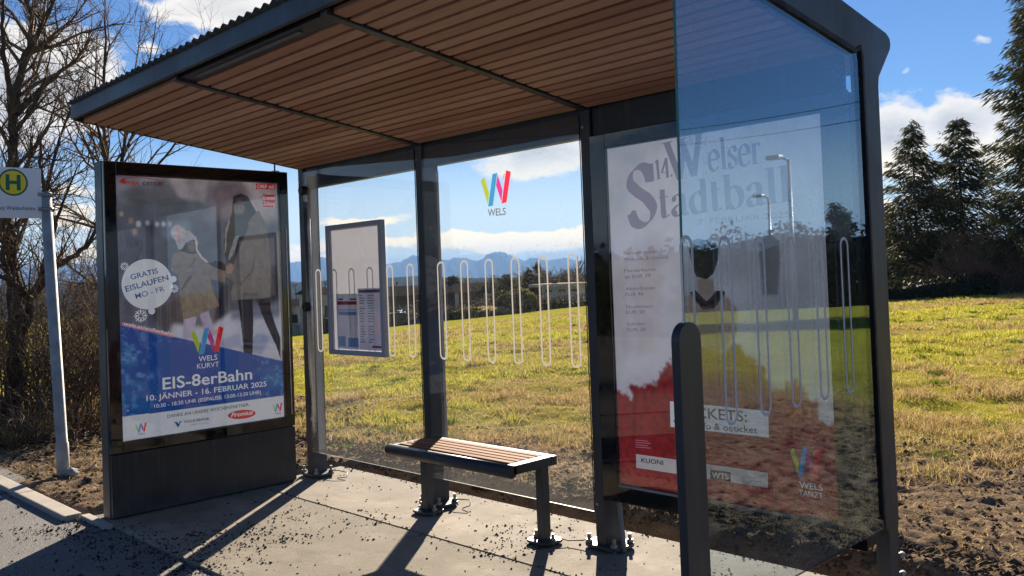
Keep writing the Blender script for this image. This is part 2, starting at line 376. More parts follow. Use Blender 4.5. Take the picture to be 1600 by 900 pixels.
# ------------------------------------------------------------------ terrain
def edge_y(x): return 1.10+.46*np.maximum(x+1, 0)
def base_h(x, y):
    d = (x+6.5)*-.938+(y-3.9)*-.347
    z = -.07*np.log1p(np.exp(np.clip(d/2.0, -40, 40)))*2.0
    z = np.maximum(z, -7)+0.0
    R = np.hypot(x-CAM[0], y-CAM[1])
    z = z-22*sstep(160, 900, R)
    back = sstep(-13, -30, y)
    return z+.5*back
def H(x, y): 
    return float(base_h(np.array([float(x)]), np.array([float(y)]))[0])
def surf(x, y):
    z = base_h(x, y)
    R = np.hypot(x-CAM[0], y-CAM[1])
    soil = 1-sstep(-.4, 2.2, y-edge_y(x)+2.0*(fbm(x*1.1, y*1.1, 3, 5)-.5))
    near = 1-sstep(14, 40, R)
    z = z+near*soil*((fbm(x*5.5, y*5.5, 5, 11, .66)-.5)*.10+(np.abs(fbm(x*13, y*13, 3, 31)-.5))*.05)
    z = z+near*(1-soil)*((fbm(x*1.6, y*1.6, 4, 21)-.5)*.16)
    z = z+.03
    # trench behind the slab with a cut bank
    inx = sstep(-.80, -.62, x)*(1-sstep(4.8, 5.1, x))
    bank = sstep(.53, .70, y+.10*(fbm(x*4, y*0+3, 3, 7)-.5))
    cut = inx*(1-bank)
    z = z*(1-cut)+(-.13+.03*(fbm(x*9, y*9, 3, 8)-.5))*cut
    # below slab and pavement
    low = np.maximum(inx*(1-sstep(.36, .40, y)), 1-sstep(-1.60, -1.50, y))*sstep(-12.6, -12.2, y)
    return z*(1-low)+(-.20)*low
def axis(c0, c1, fine, far, grow):
    v = list(np.arange(c0, c1, fine)); s = fine; a = c1; hi = []
    while a < far: s = min(s*grow, 900); a += s; hi.append(a)
    s = fine; a = c0; lo = []
    while a > -far: s = min(s*grow, 900); a -= s; lo.append(a)
    return np.array(lo[::-1]+v+hi)
gx = axis(-4.0, 5.2, .028, 13500, 1.07); gy = axis(.34, 4.6, .028, 13500, 1.065)
gy = np.unique(np.concatenate([gy, np.arange(-1.7, .34, .06)]))
X, Y = np.meshgrid(gx, gy); Z = surf(X, Y)
nx, ny = len(gx), len(gy)
idx = np.arange(nx*ny).reshape(ny, nx)
Fq = np.stack([idx[:-1, :-1], idx[:-1, 1:], idx[1:, 1:], idx[1:, :-1]], -1).reshape(-1, 4)
tag(link('ground', np_mesh('ground', np.stack([X, Y, Z], -1).reshape(-1, 3), Fq, True), 'ground'), 'soil verge and yellow green meadow running down to the village', kind='structure')

def sheet(name, m, x0, x1, y0, y1, z, sub=1):
    xs, ys = np.linspace(x0, x1, sub+1), np.linspace(y0, y1, sub+1)
    A, B = np.meshgrid(xs, ys); i = np.arange((sub+1)**2).reshape(sub+1, sub+1)
    f = np.stack([i[:-1, :-1], i[:-1, 1:], i[1:, 1:], i[1:, :-1]], -1).reshape(-1, 4)
    return tag(link(name, np_mesh(name, np.stack([A, B, np.full_like(A, z)], -1).reshape(-1, 3), f), m), kind='structure')
tag(sheet('pavement', 'asphalt', -160, 160, -12.4, -1.40, -.014), 'dark asphalt pavement in front of the shelter')
# concrete slab of three fields with open joints
b = MB()
for (x0, x1) in ((-.62, 4.95),):
    for (y0, y1) in ((-1.50, -.404), (-.396, .37)):
        b.box(x0, x1, y0, y1, -.16, 0, .006, 1)
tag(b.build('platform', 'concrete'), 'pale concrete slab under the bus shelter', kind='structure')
b = MB()
for k in range(30):
    x1 = -.735-k*1.0; b.box(x1-.994, x1, -1.655, -1.545, -.10, .022, .008)
b.box(-.725, -.30, -1.560, -1.503, -.10, .012, .006)
tag(b.build('kerb', 'kerbstone'), 'pale stone kerb between asphalt and soil', kind='structure')

# ------------------------------------------------------------------ bus shelter
ZCB, SLOPE, YC, YF = 2.3285, .1356, .0088, -1.6013
def zc(y): return ZCB+SLOPE*(YC-y)
PX0 = [-.512, .921, 2.334, 3.747]; FWD = .067
shelter = empty('bus_shelter', (1.66, 0, 0), 'dark grey steel and glass bus shelter with slatted timber ceiling and corrugated roof', 'bus shelter')
def plate(cx, cy, parent, wx=.24, wy=.19, name='base_plate'):
    b = MB(); b.prism(rrect(cx-wx/2, cx+wx/2, cy-wy/2, cy+wy/2, .06, 5), 2, .012, .030, .003)
    o = b.build(name, 'darkpanel', parent)
    for sx in (-1, 1):
        for sy in (-1, 1):
            bx, by = cx+sx*(wx/2-.035), cy+sy*(wy/2-.03)
            b = MB(); b.cyl((bx, by), .010, 0, .075, 10); b.cyl((bx, by), .019, .030, .046, 6)
            b.build('anchor_bolt', 'zinc', o)
    return o
for i, x in enumerate(PX0[:3]):
    b = MB(); b.box(x, x+FWD, .0, .135, .02, 2.36, .006)
    p = b.build('post', 'anthracite', shelter)
    for z in (.24, 2.23):
        MB().prism([(x+.018+.008*math.cos(2*math.pi*k/10), z+.008*math.sin(2*math.pi*k/10)) for k in range(10)], 1, -.004, .001).build('screw', 'zinc', p)
    plate(x+FWD/2, .068, shelter)
# grey strip on the post side and conduit behind the first pane
b = MB(); b.box(PX0[0]+FWD+.001, PX0[0]+FWD+.012, .055, .118, .20, 2.24, .004); b.build('grey_strip', 'alu', shelter)
b = MB(); b.tube([(PX0[0]+FWD+.018, .030, .42), (PX0[0]+FWD+.018, .030, 2.03)], .013, 10); b.build('conduit', 'steel', shelter)
for z in (2.165, 1.285): MB().prism([(PX0[0]+FWD+.008+.035*math.cos(2*math.pi*k/20), z+.035*math.sin(2*math.pi*k/20)) for k in range(20)], 1, -.028, .004, .004).build('glass_clamp', 'black', shelter)
b = MB(); b.box(PX0[1]+FWD+.001, PX0[1]+FWD+.006, .112, .133, .30, 2.16, .001); b.build('grey_strip', 'alu', shelter)
# end frame
XE0, XE1 = 3.762, 3.822
outer = [(.142, .025), (.228, .025), (.236, .30), (.250, .36), (.252, 2.215), (.262, 2.255), (.395, 2.395), (.404, 2.42), (.396, 2.446), (.36, 2.464)]
top = [(-1.62, 2.464+.148*1.98)]
inner = [(-1.62, zc(-1.62)+.012), (.040, zc(.04)+.02), (.085, 2.366), (.106, 2.325), (.108, .42), (.118, .34), (.142, .325)]
b = MB(); b.prism(outer+top+inner, 0, XE0, XE1, .006)
b.build('end_frame', 'anthracite', shelter)
b = MB()
gk = [(-1.62, zc(-1.62)+.012), (.040, zc(.04)+.02), (.085, 2.366), (.106, 2.325), (.108, .42), (.113, .385)]
gi = [(y-.018 if z < 2.33 else y-.006, z-(.020 if z > 2.3 else 0)) for y, z in gk]
for k in range(len(gk)-1):
    b.prism([gk[k], gk[k+1], gi[k+1], gi[k]], 0, 3.790, 3.825)
b.build('gasket', 'black', shelter)
plate(3.79, .176, shelter, .16, .19)
for z in (.20, .12): MB().tube([(3.82, .235, z), (3.82, .275, z)], .012, 8).build('frame_bolt', 'zinc', shelter)
# low front post of the end screen
b = MB(); b.prism(rrect(-1.318, -1.197, .02, 1.29, .056, 8, (0, 0, 1, 1)), 0, 3.796, 3.827, .005, seg=3)
b.build('front_post', 'anthracite', shelter)
plate(3.81, -1.24, shelter, .16, .22)

def pane(name, prof, ax, a0, a1, m, parent):
    b = MB(); b.prism(prof, ax, a0, a1)
    for f in b.bm.faces:
        nn = (f.normal.x, f.normal.y, f.normal.z); c = f.calc_center_median()
        f.material_index = 0 if abs(nn[ax]) > .7 else (1 if (ax == 1 and nn[2] < -.5) or (ax == 0 and c.y < -1.2) else 2)
    return b.build(name, [m, 'glassedge' if ax == 0 else 'paleedge', 'darkpanel'], parent)
g1 = pane('rear_pane', [(PX0[0]+FWD+.004, .199), (PX0[1]-.004, .199), (PX0[1]-.004, 2.30), (PX0[0]+FWD+.004, 2.30)], 1, -.004, .004, 'glass', shelter)
g2 = pane('rear_pane', [(PX0[1]+FWD+.004, .199), (PX0[2]-.004, .199), (PX0[2]-.004, 2.30), (PX0[1]+FWD+.004, 2.30)], 1, -.004, .004, 'glass', shelter)
gs = pane('side_pane', [(-1.283, .345), (.135, .345), (.135, 2.36), (.10, 2.40), (.03, zc(.04)+.030), (-1.238, zc(-1.238)+.024)], 0, 3.805, 3.815, 'sideglass', shelter)
def ring(ax, a, c, zlo, zhi, w, t, parent, m='decal'):
    def st(r0, z0, z1, n=10):
        h = w/2-r0
        return [(c+h*math.cos(rad(180*i/n)), z1-w/2+h*math.sin(rad(180*i/n))) for i in range(n+1)]+[(c-h*math.cos(rad(180*i/n)), z0+w/2-h*math.sin(rad(180*i/n))) for i in range(n+1)]
    o, i_ = st(0, zlo, zhi), st(t, zlo, zhi); b = MB(); n = len(o)
    P = (lambda u, v: (a, u, v)) if ax == 0 else (lambda u, v: (u, a, v))
    A = [b.bm.verts.new(P(*p)) for p in o]; B = [b.bm.verts.new(P(*p)) for p in i_]
    for k in range(n): b.bm.faces.new((A[k], A[(k+1) % n], B[(k+1) % n], B[k]))
    return b.build('glass_marking', m, parent)
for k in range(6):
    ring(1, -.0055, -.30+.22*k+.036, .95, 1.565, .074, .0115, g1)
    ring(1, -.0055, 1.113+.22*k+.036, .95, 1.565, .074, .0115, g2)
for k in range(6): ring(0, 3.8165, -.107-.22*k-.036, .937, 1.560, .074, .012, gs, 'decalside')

# ---- city logo of four folded bars, reused on panes and prints
LOGO = [('inkgreen', [(100, 255), (152, 207), (215, 450), (192, 610)]), ('inkmagenta', [(345, 200), (405, 430), (385, 600), (318, 350)]),
        ('inkorange', [(450, 195), (430, 300), (415, 255), (430, 215)]), ('inkcyan', [(275, 185), (342, 175), (262, 638), (195, 640)]), ('inkscarlet', [(465, 160), (530, 190), (455, 615), (388, 622)])]
for nm, c in dict(inkgreen=(.26, .33, .035), inkmagenta=(.42, .035, .22), inkorange=(.60, .24, .09), inkcyan=(.035, .20, .40), inkscarlet=(.52, .025, .055)).items():
    M['film'+nm] = pbr('film_'+nm, c, .5, 0, .2, .03, transl=.75)
def logo(place, u0, u1, v0, v1, parent, lift=.0006, pre=''):
    for i, (m, pl) in enumerate(LOGO):
        b = MB(); b.bm.faces.new([b.bm.verts.new(place(u0+(x-100)/430*(u1-u0), v0+(y-160)/480*(v1-v0), lift+.00015*i)) for x, y in pl])
        b.build('logo_bar', pre+m, parent)
# ---- lettering
def text_mesh(s, bold=0., shear=0.):
    c = bpy.data.curves.new('lettering', 'FONT'); c.body = s; c.size = 1; c.offset = bold; c.shear = shear; c.resolution_u = 3
    o = bpy.data.objects.new('lettering', c); COL.objects.link(o)
    bpy.context.view_layer.update()
    me = bpy.data.meshes.new_from_object(o.evaluated_get(bpy.context.evaluated_depsgraph_get()))
    me.materials.clear()
    bpy.data.objects.remove(o); bpy.data.curves.remove(c); return me
def letter_on(place, unplace, s, qL, qR, qT, m, parent, bold=0., shear=0., lift=.0009, name='lettering'):
    """place(u, v, lift) -> point of the sheet; baseline from photo point qL to qR, capital top above qL at qT"""
    me = text_mesh(s, bold, shear)
    n = len(me.vertices); co = np.empty(n*3, dtype=np.float32); me.vertices.foreach_get('co', co); co = co.reshape(-1, 3)
    x0, x1 = co[:, 0].min(), co[:, 0].max()
    L, R_, T = (np.array(unplace(q)) for q in (qL, qR, qT))
    d = R_-L; ln = np.hypot(*d); d = d/ln; nrm = np.array([d[1], -d[0]])       # v grows downwards
    hgt = abs((T-L)@nrm); sx = ln/(x1-x0); sy = hgt/.70
    for i in range(n):
        uv = L+d*(co[i, 0]-x0)*sx+nrm*co[i, 1]*sy
        co[i] = place(uv[0], uv[1], lift)
    me.vertices.foreach_set('co', co.ravel()); me.update()
    return link(name, me, m, parent)
def flat(place, pts, m, parent, lift, name):
    b = MB(); b.bm.faces.new([b.bm.verts.new(place(u, v, lift)) for u, v in pts]); return b.build(name, m, parent)
def ell(c, rx, ry, n=28, a=0): return [(c[0]+rx*math.cos(2*math.pi*k/n)*math.cos(a)-ry*math.sin(2*math.pi*k/n)*math.sin(a), c[1]+rx*math.cos(2*math.pi*k/n)*math.sin(a)+ry*math.sin(2*math.pi*k/n)*math.cos(a)) for k in range(n)]
pane_place = lambda u, v, l: (u, -.0055-l, -v)
pane_un = lambda q: (hit(q, 1, -.0055)[0], -hit(q, 1, -.0055)[2])
logo(pane_place, 1.548, 1.806, -2.068, -1.872, g2, pre='film')
letter_on(pane_place, pane_un, 'WELS', (762.5, 338), (790.5, 335.5), (762.5, 327), 'decalgrey', g2, .012)

# ---- beams and roof
for x0, x1 in ((PX0[0]+FWD+.003, PX0[1]-.003), (PX0[1]+FWD+.003, PX0[2]-.003), (PX0[2]+FWD+.003, XE0-.003)):
    MB().box(x0, x1, .018, .075, 2.177, 2.335, .004).build('head_beam', 'darkpanel', shelter)
XL, XR = -.483, XE0-.004
roof = MB()
def slab_yz(b, x0, x1, y0, y1, dz0, dz1, bev=0):
    return b.prism([(y0, zc(y0)+dz0), (y1, zc(y1)+dz0), (y1, zc(y1)+dz1), (y0, zc(y0)+dz1)], 0, x0, x1, bev)
slab_yz(roof, XL+.004, XR, YF+.02, .36, .026, .075)
roof = roof.build('roof', 'darkpanel', shelter)
b = MB(); slab_yz(b, XL-.022, XL, YF-.002, .38, .0, .092, .003); b.prism([(YF-.022, 2.555), (YF-.002, 2.552), (YF-.002, 2.642), (YF-.022, 2.642)], 0, XL-.022, XE0-.002, .003)
b.build('fascia', 'anthracite', roof)
# corrugated sheet
cxs = np.arange(XL-.03, XE0+.02, .0076); ysr = [YF-.045, -1.0, -.4, .2, .37]
cz = .0095*np.sin(cxs/.076*2*math.pi)
Vs = np.array([[(x, y, zc(y)+.106+h) for x, h in zip(cxs, cz)] for y in ysr]).reshape(-1, 3)
ii = np.arange(len(ysr)*len(cxs)).reshape(len(ysr), -1)
o = link('roof_sheet', np_mesh('roof_sheet', Vs, np.stack([ii[:-1, :-1], ii[:-1, 1:], ii[1:, 1:], ii[1:, :-1]], -1).reshape(-1, 4), True), 'anthracite', roof)
md = o.modifiers.new('thickness', 'SOLIDIFY'); md.thickness = .003
rnd = random.Random(4)
RIBS = [PX0[1]+FWD/2, PX0[2]+FWD/2]
bays = [(XL+.02, RIBS[0]-.026), (RIBS[0]+.026, RIBS[1]-.026), (RIBS[1]+.026, XR-.004)]
NP = 20; pitch = (0.0-(YF+.03))/NP
for bi, (x0, x1) in enumerate(bays):
    for k in range(NP):
        y0 = YF+.03+k*pitch
        if bi == 1 and k == 0: continue
        b = MB(); slab_yz(b, x0+rnd.uniform(0, .004), x1-rnd.uniform(0, .004), y0+.0105, y0+pitch-.0105, -.002+rnd.uniform(-.0015, .0015), .022, .003)
        b.build('ceiling_board', 'ceiling', roof)
for x in RIBS: slab_yz(MB(), x-.024, x+.024, YF+.01, .0, -.012, .02, .003).build('ceiling_rib', 'anthracite', roof)
lamp = MB(); slab_yz(lamp, bays[1][0], bays[1][1], YF+.03, YF+.03+pitch, .002, .022); lamp = lamp.build('lamp_housing', 'darkpanel', roof)
b = MB(); slab_yz(b, 1.10, 2.10, YF+.058, YF+.078, -.004, .001, .001); b.build('lamp_diffuser', 'led', lamp)

# ---- conduit and earth cables
b = MB(); b.tube([(2.452, .06, .30), (2.455, .055, .25), (2.468, .045, .17), (2.485, .035, .10), (2.497, .03, .012)], .013, 10)
tag(b.build('conduit_pipe', 'conduit'), 'bent grey conduit pipe beside the foot of the third post', 'pipe')
def cable(pts, label):
    b = MB(); b.tube(pts, .0035, 6); return tag(b.build('earth_cable', 'wire'), label, 'cable', 'thin black earth cables at the feet')
cable([(2.10, -.06, .035), (2.16, -.03, .022), (2.24, .0, .03), (2.28, .03, .05)], 'thin black cable from bench foot to third post')
cable([(1.06, .09, .04), (1.10, .12, .05), (1.17, .15, .05), (1.20, .12, .025), (1.15, .10, .005)], 'thin black cable loop beside the middle post foot')
cable([(-.36, .09, .04), (-.30, .13, .05), (-.22, .16, .04), (-.18, .13, .015), (-.26, .10, .004)], 'thin black cable loop beside the far post foot')

# ------------------------------------------------------------------ bench
bench = empty('bench', (1.53, -.1, 0), 'small dark steel bench with larch slats between two shelter posts', 'bench')
SZ = .468
b = MB()
b.box(1.01, 2.075, -.045, .0, SZ-.055, SZ-.004, .006); b.box(2.020, 2.075, -.34, -.048, SZ-.055, SZ-.003, .006); b.box(1.01, 1.045, -.34, -.048, SZ-.055, SZ-.006, .006)
b.build('seat_frame', 'anthracite', bench)
b = MB(); b.tube([(1.005, -.345, SZ-.035), (2.075, -.345, SZ-.035)], .034, 20); b.build('front_rail', 'anthracite', bench)
for k in range(5):
    y = -.300+k*.0535
    b = MB(); b.box(1.048, 2.016, y, y+.042, SZ-.03, SZ-.002, .004); b.build('seat_slat', 'slat', bench)
for x0, x1, y0, y1, cx, cy in ((1.022, 1.078, -.125, -.07, 1.05, -.095), (2.018, 2.070, -.12, -.065, 2.043, -.09)):
    b = MB(); b.box(x0, x1, y0, y1, .02, SZ-.056, .005); lg = b.build('leg', 'anthracite', bench)
    b = MB(); b.prism(rrect(cx-.085, cx+.085, cy-.075, cy+.075, .04, 5), 2, .010, .024, .003); b.build('foot_plate', 'darkpanel', lg)
    for sx in (-1, 1):
        b = MB(); b.cyl((cx+sx*.062, cy), .009, 0, .062, 10); b.cyl((cx+sx*.062, cy), .017, .024, .040, 6); b.build('anchor_bolt', 'zinc', lg)

# ------------------------------------------------------------------ timetable case hung on the first pane
tt = empty('timetable_case', (.24, -.03, 1.41), 'grey framed timetable case fixed to the first rear pane', 'timetable case')
TX0, TX1, TZ0, TZ1 = -.092, .582, .945, 1.872
b = MB()
b.box(TX0, TX0+.034, -.045, -.006, TZ0, TZ1, .004); b.box(TX1-.034, TX1, -.045, -.006, TZ0, TZ1, .004)
b.box(TX0+.035, TX1-.035, -.043, -.006, TZ1-.034, TZ1, .004); b.box(TX0+.035, TX1-.035, -.043, -.006, TZ0, TZ0+.034, .004)
b.build('case_frame', 'caseframe', tt)
tp = lambda u, v, l: (TX0+.035+u, -.020-l, TZ1-.035-v)
flat(tp, [(0, 0), (.604, 0), (.604, .857), (0, .857)], 'paperblank', tt, 0, 'backing_sheet')
sA = flat(tp, [(.045, .46), (.315, .46), (.315, .85), (.045, .85)], 'paper', tt, .0012, 'notice_sheet')
sB = flat(tp, [(.318, .425), (.590, .425), (.590, .85), (.318, .85)], 'paper', tt, .0018, 'departure_sheet')
flat(tp, [(.060, .513), (.300, .513), (.300, .538), (.060, .538)], 'plain_red', sA, .0022, 'red_band')
flat(tp, [(.060, .572), (.300, .572), (.300, .577), (.060, .577)], 'plain_sky', sA, .0022, 'blue_rule')
flat(tp, [(.075, .587), (.295, .587), (.295, .612), (.075, .612)], 'plain_sky', sA, .0022, 'blue_band')
flat(tp, [(.060, .762), (.150, .762), (.150, .835), (.060, .835)], 'plain_sky', sA, .0022, 'blue_box')
flat(tp, [(.180, .770), (.305, .770), (.305, .835), (.180, .835)], 'plain_sky', sA, .0022, 'blue_box')
flat(tp, [(.330, .435), (.580, .435), (.580, .456), (.330, .456)], 'plain_plum', sB, .0026, 'title_band')
flat(tp, [(.470, .818), (.585, .818), (.585, .834), (.470, .834)], 'plain_red', sB, .0026, 'red_band')
b = MB(); rr = random.Random(8)
for c0, c1 in ((.330, .400), (.430, .505)):
    for k in range(19):
        v = .472+k*.0178; a, e = c0+rr.uniform(0, .012), c1-rr.uniform(0, .03)
        if rr.random() < .12: continue
        b.bm.faces.new([b.bm.verts.new(tp(*p, .0027)) for p in ((a, v), (e, v), (e, v+.0065), (a, v+.0065))])
b.build('departure_lines', 'plain_grey', sB)
b = MB()
for a, e, v in ((.065, .075, .492), (.08, .13, .494), (.22, .30, .494)): b.bm.faces.new([b.bm.verts.new(tp(*p, .0023)) for p in ((a, v), (e, v), (e, v+.010), (a, v+.010))])
b.build('heading_line', 'plain_black', sA)
pane('cover_glass', [(TX0+.035, TZ0+.035), (TX1-.035, TZ0+.035), (TX1-.035, TZ1-.035), (TX0+.035, TZ1-.035)], 1, -.036, -.033, 'coverglass', tt)

# ------------------------------------------------------------------ printed sheets: colour per grid vertex
def inpoly(U, V, poly):
    r = np.zeros(U.shape, bool); n = len(poly); j = n-1
    for i in range(n):
        (xi, yi), (xj, yj) = poly[i], poly[j]
        if yi != yj:
            c = ((yi > V) != (yj > V)) & (U < (xj-xi)*(V-yi)/(yj-yi)+xi); r ^= c
        j = i
    return r
def blur(a, k):
    for _ in range(2):
        for ax in (0, 1):
            p = np.pad(a, [(k, k) if d == ax else (0, 0) for d in range(a.ndim)], mode='edge'); c = np.cumsum(p, axis=ax)
            z = np.zeros_like(np.take(c, [0], axis=ax)); c = np.concatenate([z, c], axis=ax); n = a.shape[ax]
            a = (np.take(c, np.arange(2*k+1, 2*k+1+n), axis=ax)-np.take(c, np.arange(0, n), axis=ax))/(2*k+1)
    return a
class Print:
    W_, H_ = 1.16, 1.72
    def __init__(s, un, nu=290, nv=430):
        s.un = un; s.nu, s.nv = nu, nv
        s.U, s.V = np.meshgrid(np.linspace(0, s.W_, nu), np.linspace(0, s.H_, nv)); s.C = np.zeros((nv, nu, 3))
    def fill(s, poly, c, k=0, px=True, op=1., grain=0., jit=0.):
        P = [s.un(q) for q in poly] if px else poly
        a = (inpoly(s.U+jit*(fbm(s.U*22, s.V*22, 5, 51, .7)-.5), s.V+jit*(fbm(s.U*22+7, s.V*22, 5, 52, .7)-.5), P) if jit else inpoly(s.U, s.V, P)).astype(float)
        if k: a = blur(a, k)
        c = np.array(c, float)
        if grain: c = c*(1+grain*(fbm(s.U*40, s.V*40, 4, 77)-.5)[..., None]*2)
        a = (a*op)[..., None]; s.C = s.C*(1-a)+c*a
    def noise(s, sc, amt, seed):
        s.C *= (1+amt*(fbm(s.U*sc, s.V*sc, 4, seed)-.5)*2)[..., None]
    def build(s, place, parent, name='poster_sheet'):
        ii = np.arange(s.nu*s.nv).reshape(s.nv, s.nu)
        P = np.array([place(u, v, 0) for u, v in zip(s.U.ravel(), s.V.ravel())])
        me = np_mesh(name, P, np.stack([ii[:-1, :-1], ii[1:, :-1], ii[1:, 1:], ii[:-1, 1:]], -1).reshape(-1, 4))
        at = me.color_attributes.new('print', 'FLOAT_COLOR', 'POINT')
        at.data.foreach_set('color', np.concatenate([np.clip(s.C, 0, 1).reshape(-1, 3), np.ones((s.nu*s.nv, 1))], 1).astype(np.float32).ravel())
        m, t, fin = mat('printed_'+name)
        vc = t.n('ShaderNodeVertexColor', layer_name='print')
        fin(t.n('ShaderNodeBsdfPrincipled', I={'Base Color': vc, 'Roughness': .5, 'Specular IOR Level': .2, 'Emission Color': vc, 'Emission Strength': GLOW}))
        return link(name, me, m, parent)

# ------------------------------------------------------------------ advertising cabinet at the left end
BX = -.434; BBY, BBZ = -1.3765, 2.2078
bill = empty('billboard', (-.51, -.8, 0), 'black framed advertising cabinet with ice rink poster at the left end of the shelter', 'billboard')
b = MB(); b.box(-.590, BX-.032, -1.462, -.130, 0.0, 2.302, .008); b.build('cabinet', 'anthracite', bill)
b = MB()
b.box(BX-.030, BX-.002, -1.458, -1.452+.070, .415, 2.296, .004); b.box(BX-.030, BX-.002, -.134-.072, -.134, .415, 2.296, .004)
b.box(BX-.030, BX-.0025, -1.381, -.207, BBZ+.006, 2.295, .003); b.box(BX-.030, BX-.0025, -1.381, -.207, .415, BBZ-1.726, .003)
b.build('door_frame', 'blackglass', bill)
b = MB(); b.box(BX-.030, BX-.004, -1.456, -.136, .012, .408, .004); b.build('base_panel', 'darkpanel', bill)
b = MB(); b.box(BX-.001, BX+.003, -.166, -.158, .50, 1.88, .001); b.build('hinge_rod', 'steel', bill)
b = MB(); b.tube([(-.52, -.19, 2.30), (-.52, -.19, 2.41)], .006, 8); b.box(-.545, -.495, -.215, -.165, 2.30, 2.312, .003); b.build('lifting_eye', 'darkpanel', bill)
bp = lambda u, v, l: (BX-.016+l, BBY+u, BBZ-v)
def bun(q): p = hit(q, 0, BX); return (p[1]-BBY, BBZ-p[2])
z7 = lambda pts: [(240+x*.2889, 300+y*.2889) for x, y in pts]
P = Print(bun)
for r_ in range(P.nv): P.C[r_] = np.array([.17, .18, .24])*(1-.35*r_/P.nv)
P.fill([(330, 280), (434, 284), (436, 345), (400, 350), (345, 325), (330, 300)], (.50, .42, .45), 8)
P.fill([(184, 270), (260, 275), (262, 300), (184, 300)], (.33, .32, .37), 10)
P.fill([(262, 275), (330, 280), (320, 318), (280, 312)], (.46, .41, .44), 4)
P.fill([(225, 285), (262, 283), (285, 312), (320, 318), (320, 345), (190, 345), (190, 300)], (.17, .175, .21), 4)
P.fill([(330, 300), (345, 282), (380, 284), (390, 302), (384, 330), (378, 345), (335, 345)], (.26, .20, .23), 5)
P.noise(5, .5, 3)
P.fill([(184, 345), (436, 345), (440, 520), (188, 520)], (.10, .10, .14), 8, op=.75)
P.fill([(255, 345), (300, 345), (300, 372), (255, 372)], (.20, .26, .36), 4)
P.noise(9, .45, 5)
for (x, y), r_, c in (((191, 334), 4, (.55, .42, .30)), ((218, 350), 5, (.6, .6, .62)), ((247, 350), 4, (.55, .52, .55)), ((257, 350), 4, (.6, .65, .7)), ((267, 350), 4, (.5, .45, .5)), ((212, 362), 5, (.45, .34, .26)), ((232, 348), 4, (.42, .5, .56)), ((206, 345), 5, (.4, .26, .2))):
    P.fill(ell((x, y), r_*.8, r_), c, 1)
for pl_, c in (([(370, 500), (412, 500), (408, 600), (395, 690), (335, 695), (345, 600)], (.03, .03, .055)), ([(640, 395), (670, 400), (690, 480), (690, 640), (640, 660)], (.035, .03, .045)), ([(0, 640), (60, 620), (140, 570), (170, 690), (165, 790), (60, 760), (20, 700)], (.06, .05, .07))):
    P.fill(z7(pl_), c, 2, grain=.3)
P.fill([(262, 535), (272, 506), (330, 512), (362, 488), (440, 490), (443, 566)], (.60, .60, .70), 3)
P.fill([(362, 488), (440, 470), (440, 496), (362, 500)], (.22, .22, .30), 4)
P.noise(14, .12, 9)
P.fill([(375, 545), (405, 520), (425, 525), (410, 555)], (.36, .40, .56), 2)
P.fill([(340, 535), (375, 520), (378, 540), (350, 548)], (.42, .44, .60), 2)
# child
P.fill(z7([(170, 680), (240, 672), (215, 800), (160, 800)]), (.50, .44, .60), 1, grain=.2)
P.fill(z7([(250, 655), (300, 640), (345, 770), (300, 790)]), (.46, .40, .56), 1, grain=.2)
P.fill(z7([(135, 320), (105, 345), (98, 420), (140, 460), (150, 560), (165, 690), (235, 672), (362, 615), (330, 540), (310, 470), (390, 490), (398, 430), (330, 408), (270, 352), (215, 320)]), (.255, .195, .15), 0, grain=.35)
for l in ([(150, 530), (190, 460), (220, 450), (216, 458), (160, 535)], [(205, 400), (230, 360), (236, 362), (212, 402)]): P.fill(z7(l), (.12, .09, .07), 0)
P.fill(z7([(150, 318), (180, 280), (232, 255), (242, 300), (235, 332), (200, 335)]), (.05, .035, .035), 0)
P.fill(z7(ell((212, 292), 22, 30)), (.20, .12, .10), 1)
P.fill(z7([(118, 250), (150, 200), (200, 210), (238, 245), (240, 262), (215, 255), (178, 275), (158, 310), (140, 310)]), (.48, .44, .48), 0, grain=.15)
P.fill(z7([(228, 250), (244, 265), (244, 310), (270, 350), (300, 375), (290, 382), (258, 352), (236, 320)]), (.62, .56, .50), 0)
P.fill(z7(ell((137, 218), 38, 42)), (.60, .57, .60), 1, grain=.4)
P.fill(z7([(300, 385), (345, 372), (380, 378), (395, 400), (390, 425), (330, 405)]), (.03, .03, .035), 0)
# adult
P.fill(z7([(462, 580), (542, 575), (545, 720), (540, 905), (497, 905), (484, 760)]), (.030, .024, .030), 0)
P.fill(z7([(556, 570), (636, 572), (640, 640), (665, 720), (692, 790), (694, 910), (672, 840), (612, 710)]), (.032, .026, .032), 0)
P.fill(z7([(520, 130), (575, 98), (592, 130), (612, 165), (630, 280), (640, 400), (636, 572), (430, 586), (424, 540), (440, 490), (402, 455), (398, 430), (440, 380), (480, 240)]), (.20, .175, .165), 0, grain=.3)
for l in ([(560, 250), (600, 300), (585, 420), (600, 300)], [(470, 500), (540, 420), (560, 300), (548, 418), (478, 506)], [(600, 140), (610, 300), (606, 300)]): P.fill(z7(l), (.10, .085, .08), 0)
P.fill(z7([(436, 22), (478, 6), (515, 22), (560, 105), (520, 160), (500, 230), (470, 300), (440, 390), (400, 375), (388, 330), (385, 265), (402, 200), (430, 110)]), (.045, .038, .042), 0, grain=.5)
P.fill(z7(ell((468, 88), 30, 42)), (.23, .165, .145), 1)
P.fill(z7([(440, 52), (500, 52), (505, 70), (438, 70)]), (.12, .03, .035), 1)
P.fill(z7([(430, 120), (505, 118), (520, 190), (470, 300), (450, 260)]), (.05, .05, .058), 1)
P.fill(z7([(395, 200), (415, 150), (420, 155), (400, 230), (398, 310), (390, 330)]), (.45, .32, .22), 0)
P.fill(z7([(445, 240), (470, 235), (440, 330), (415, 370), (408, 360)]), (.30, .29, .28), 0, grain=.5)
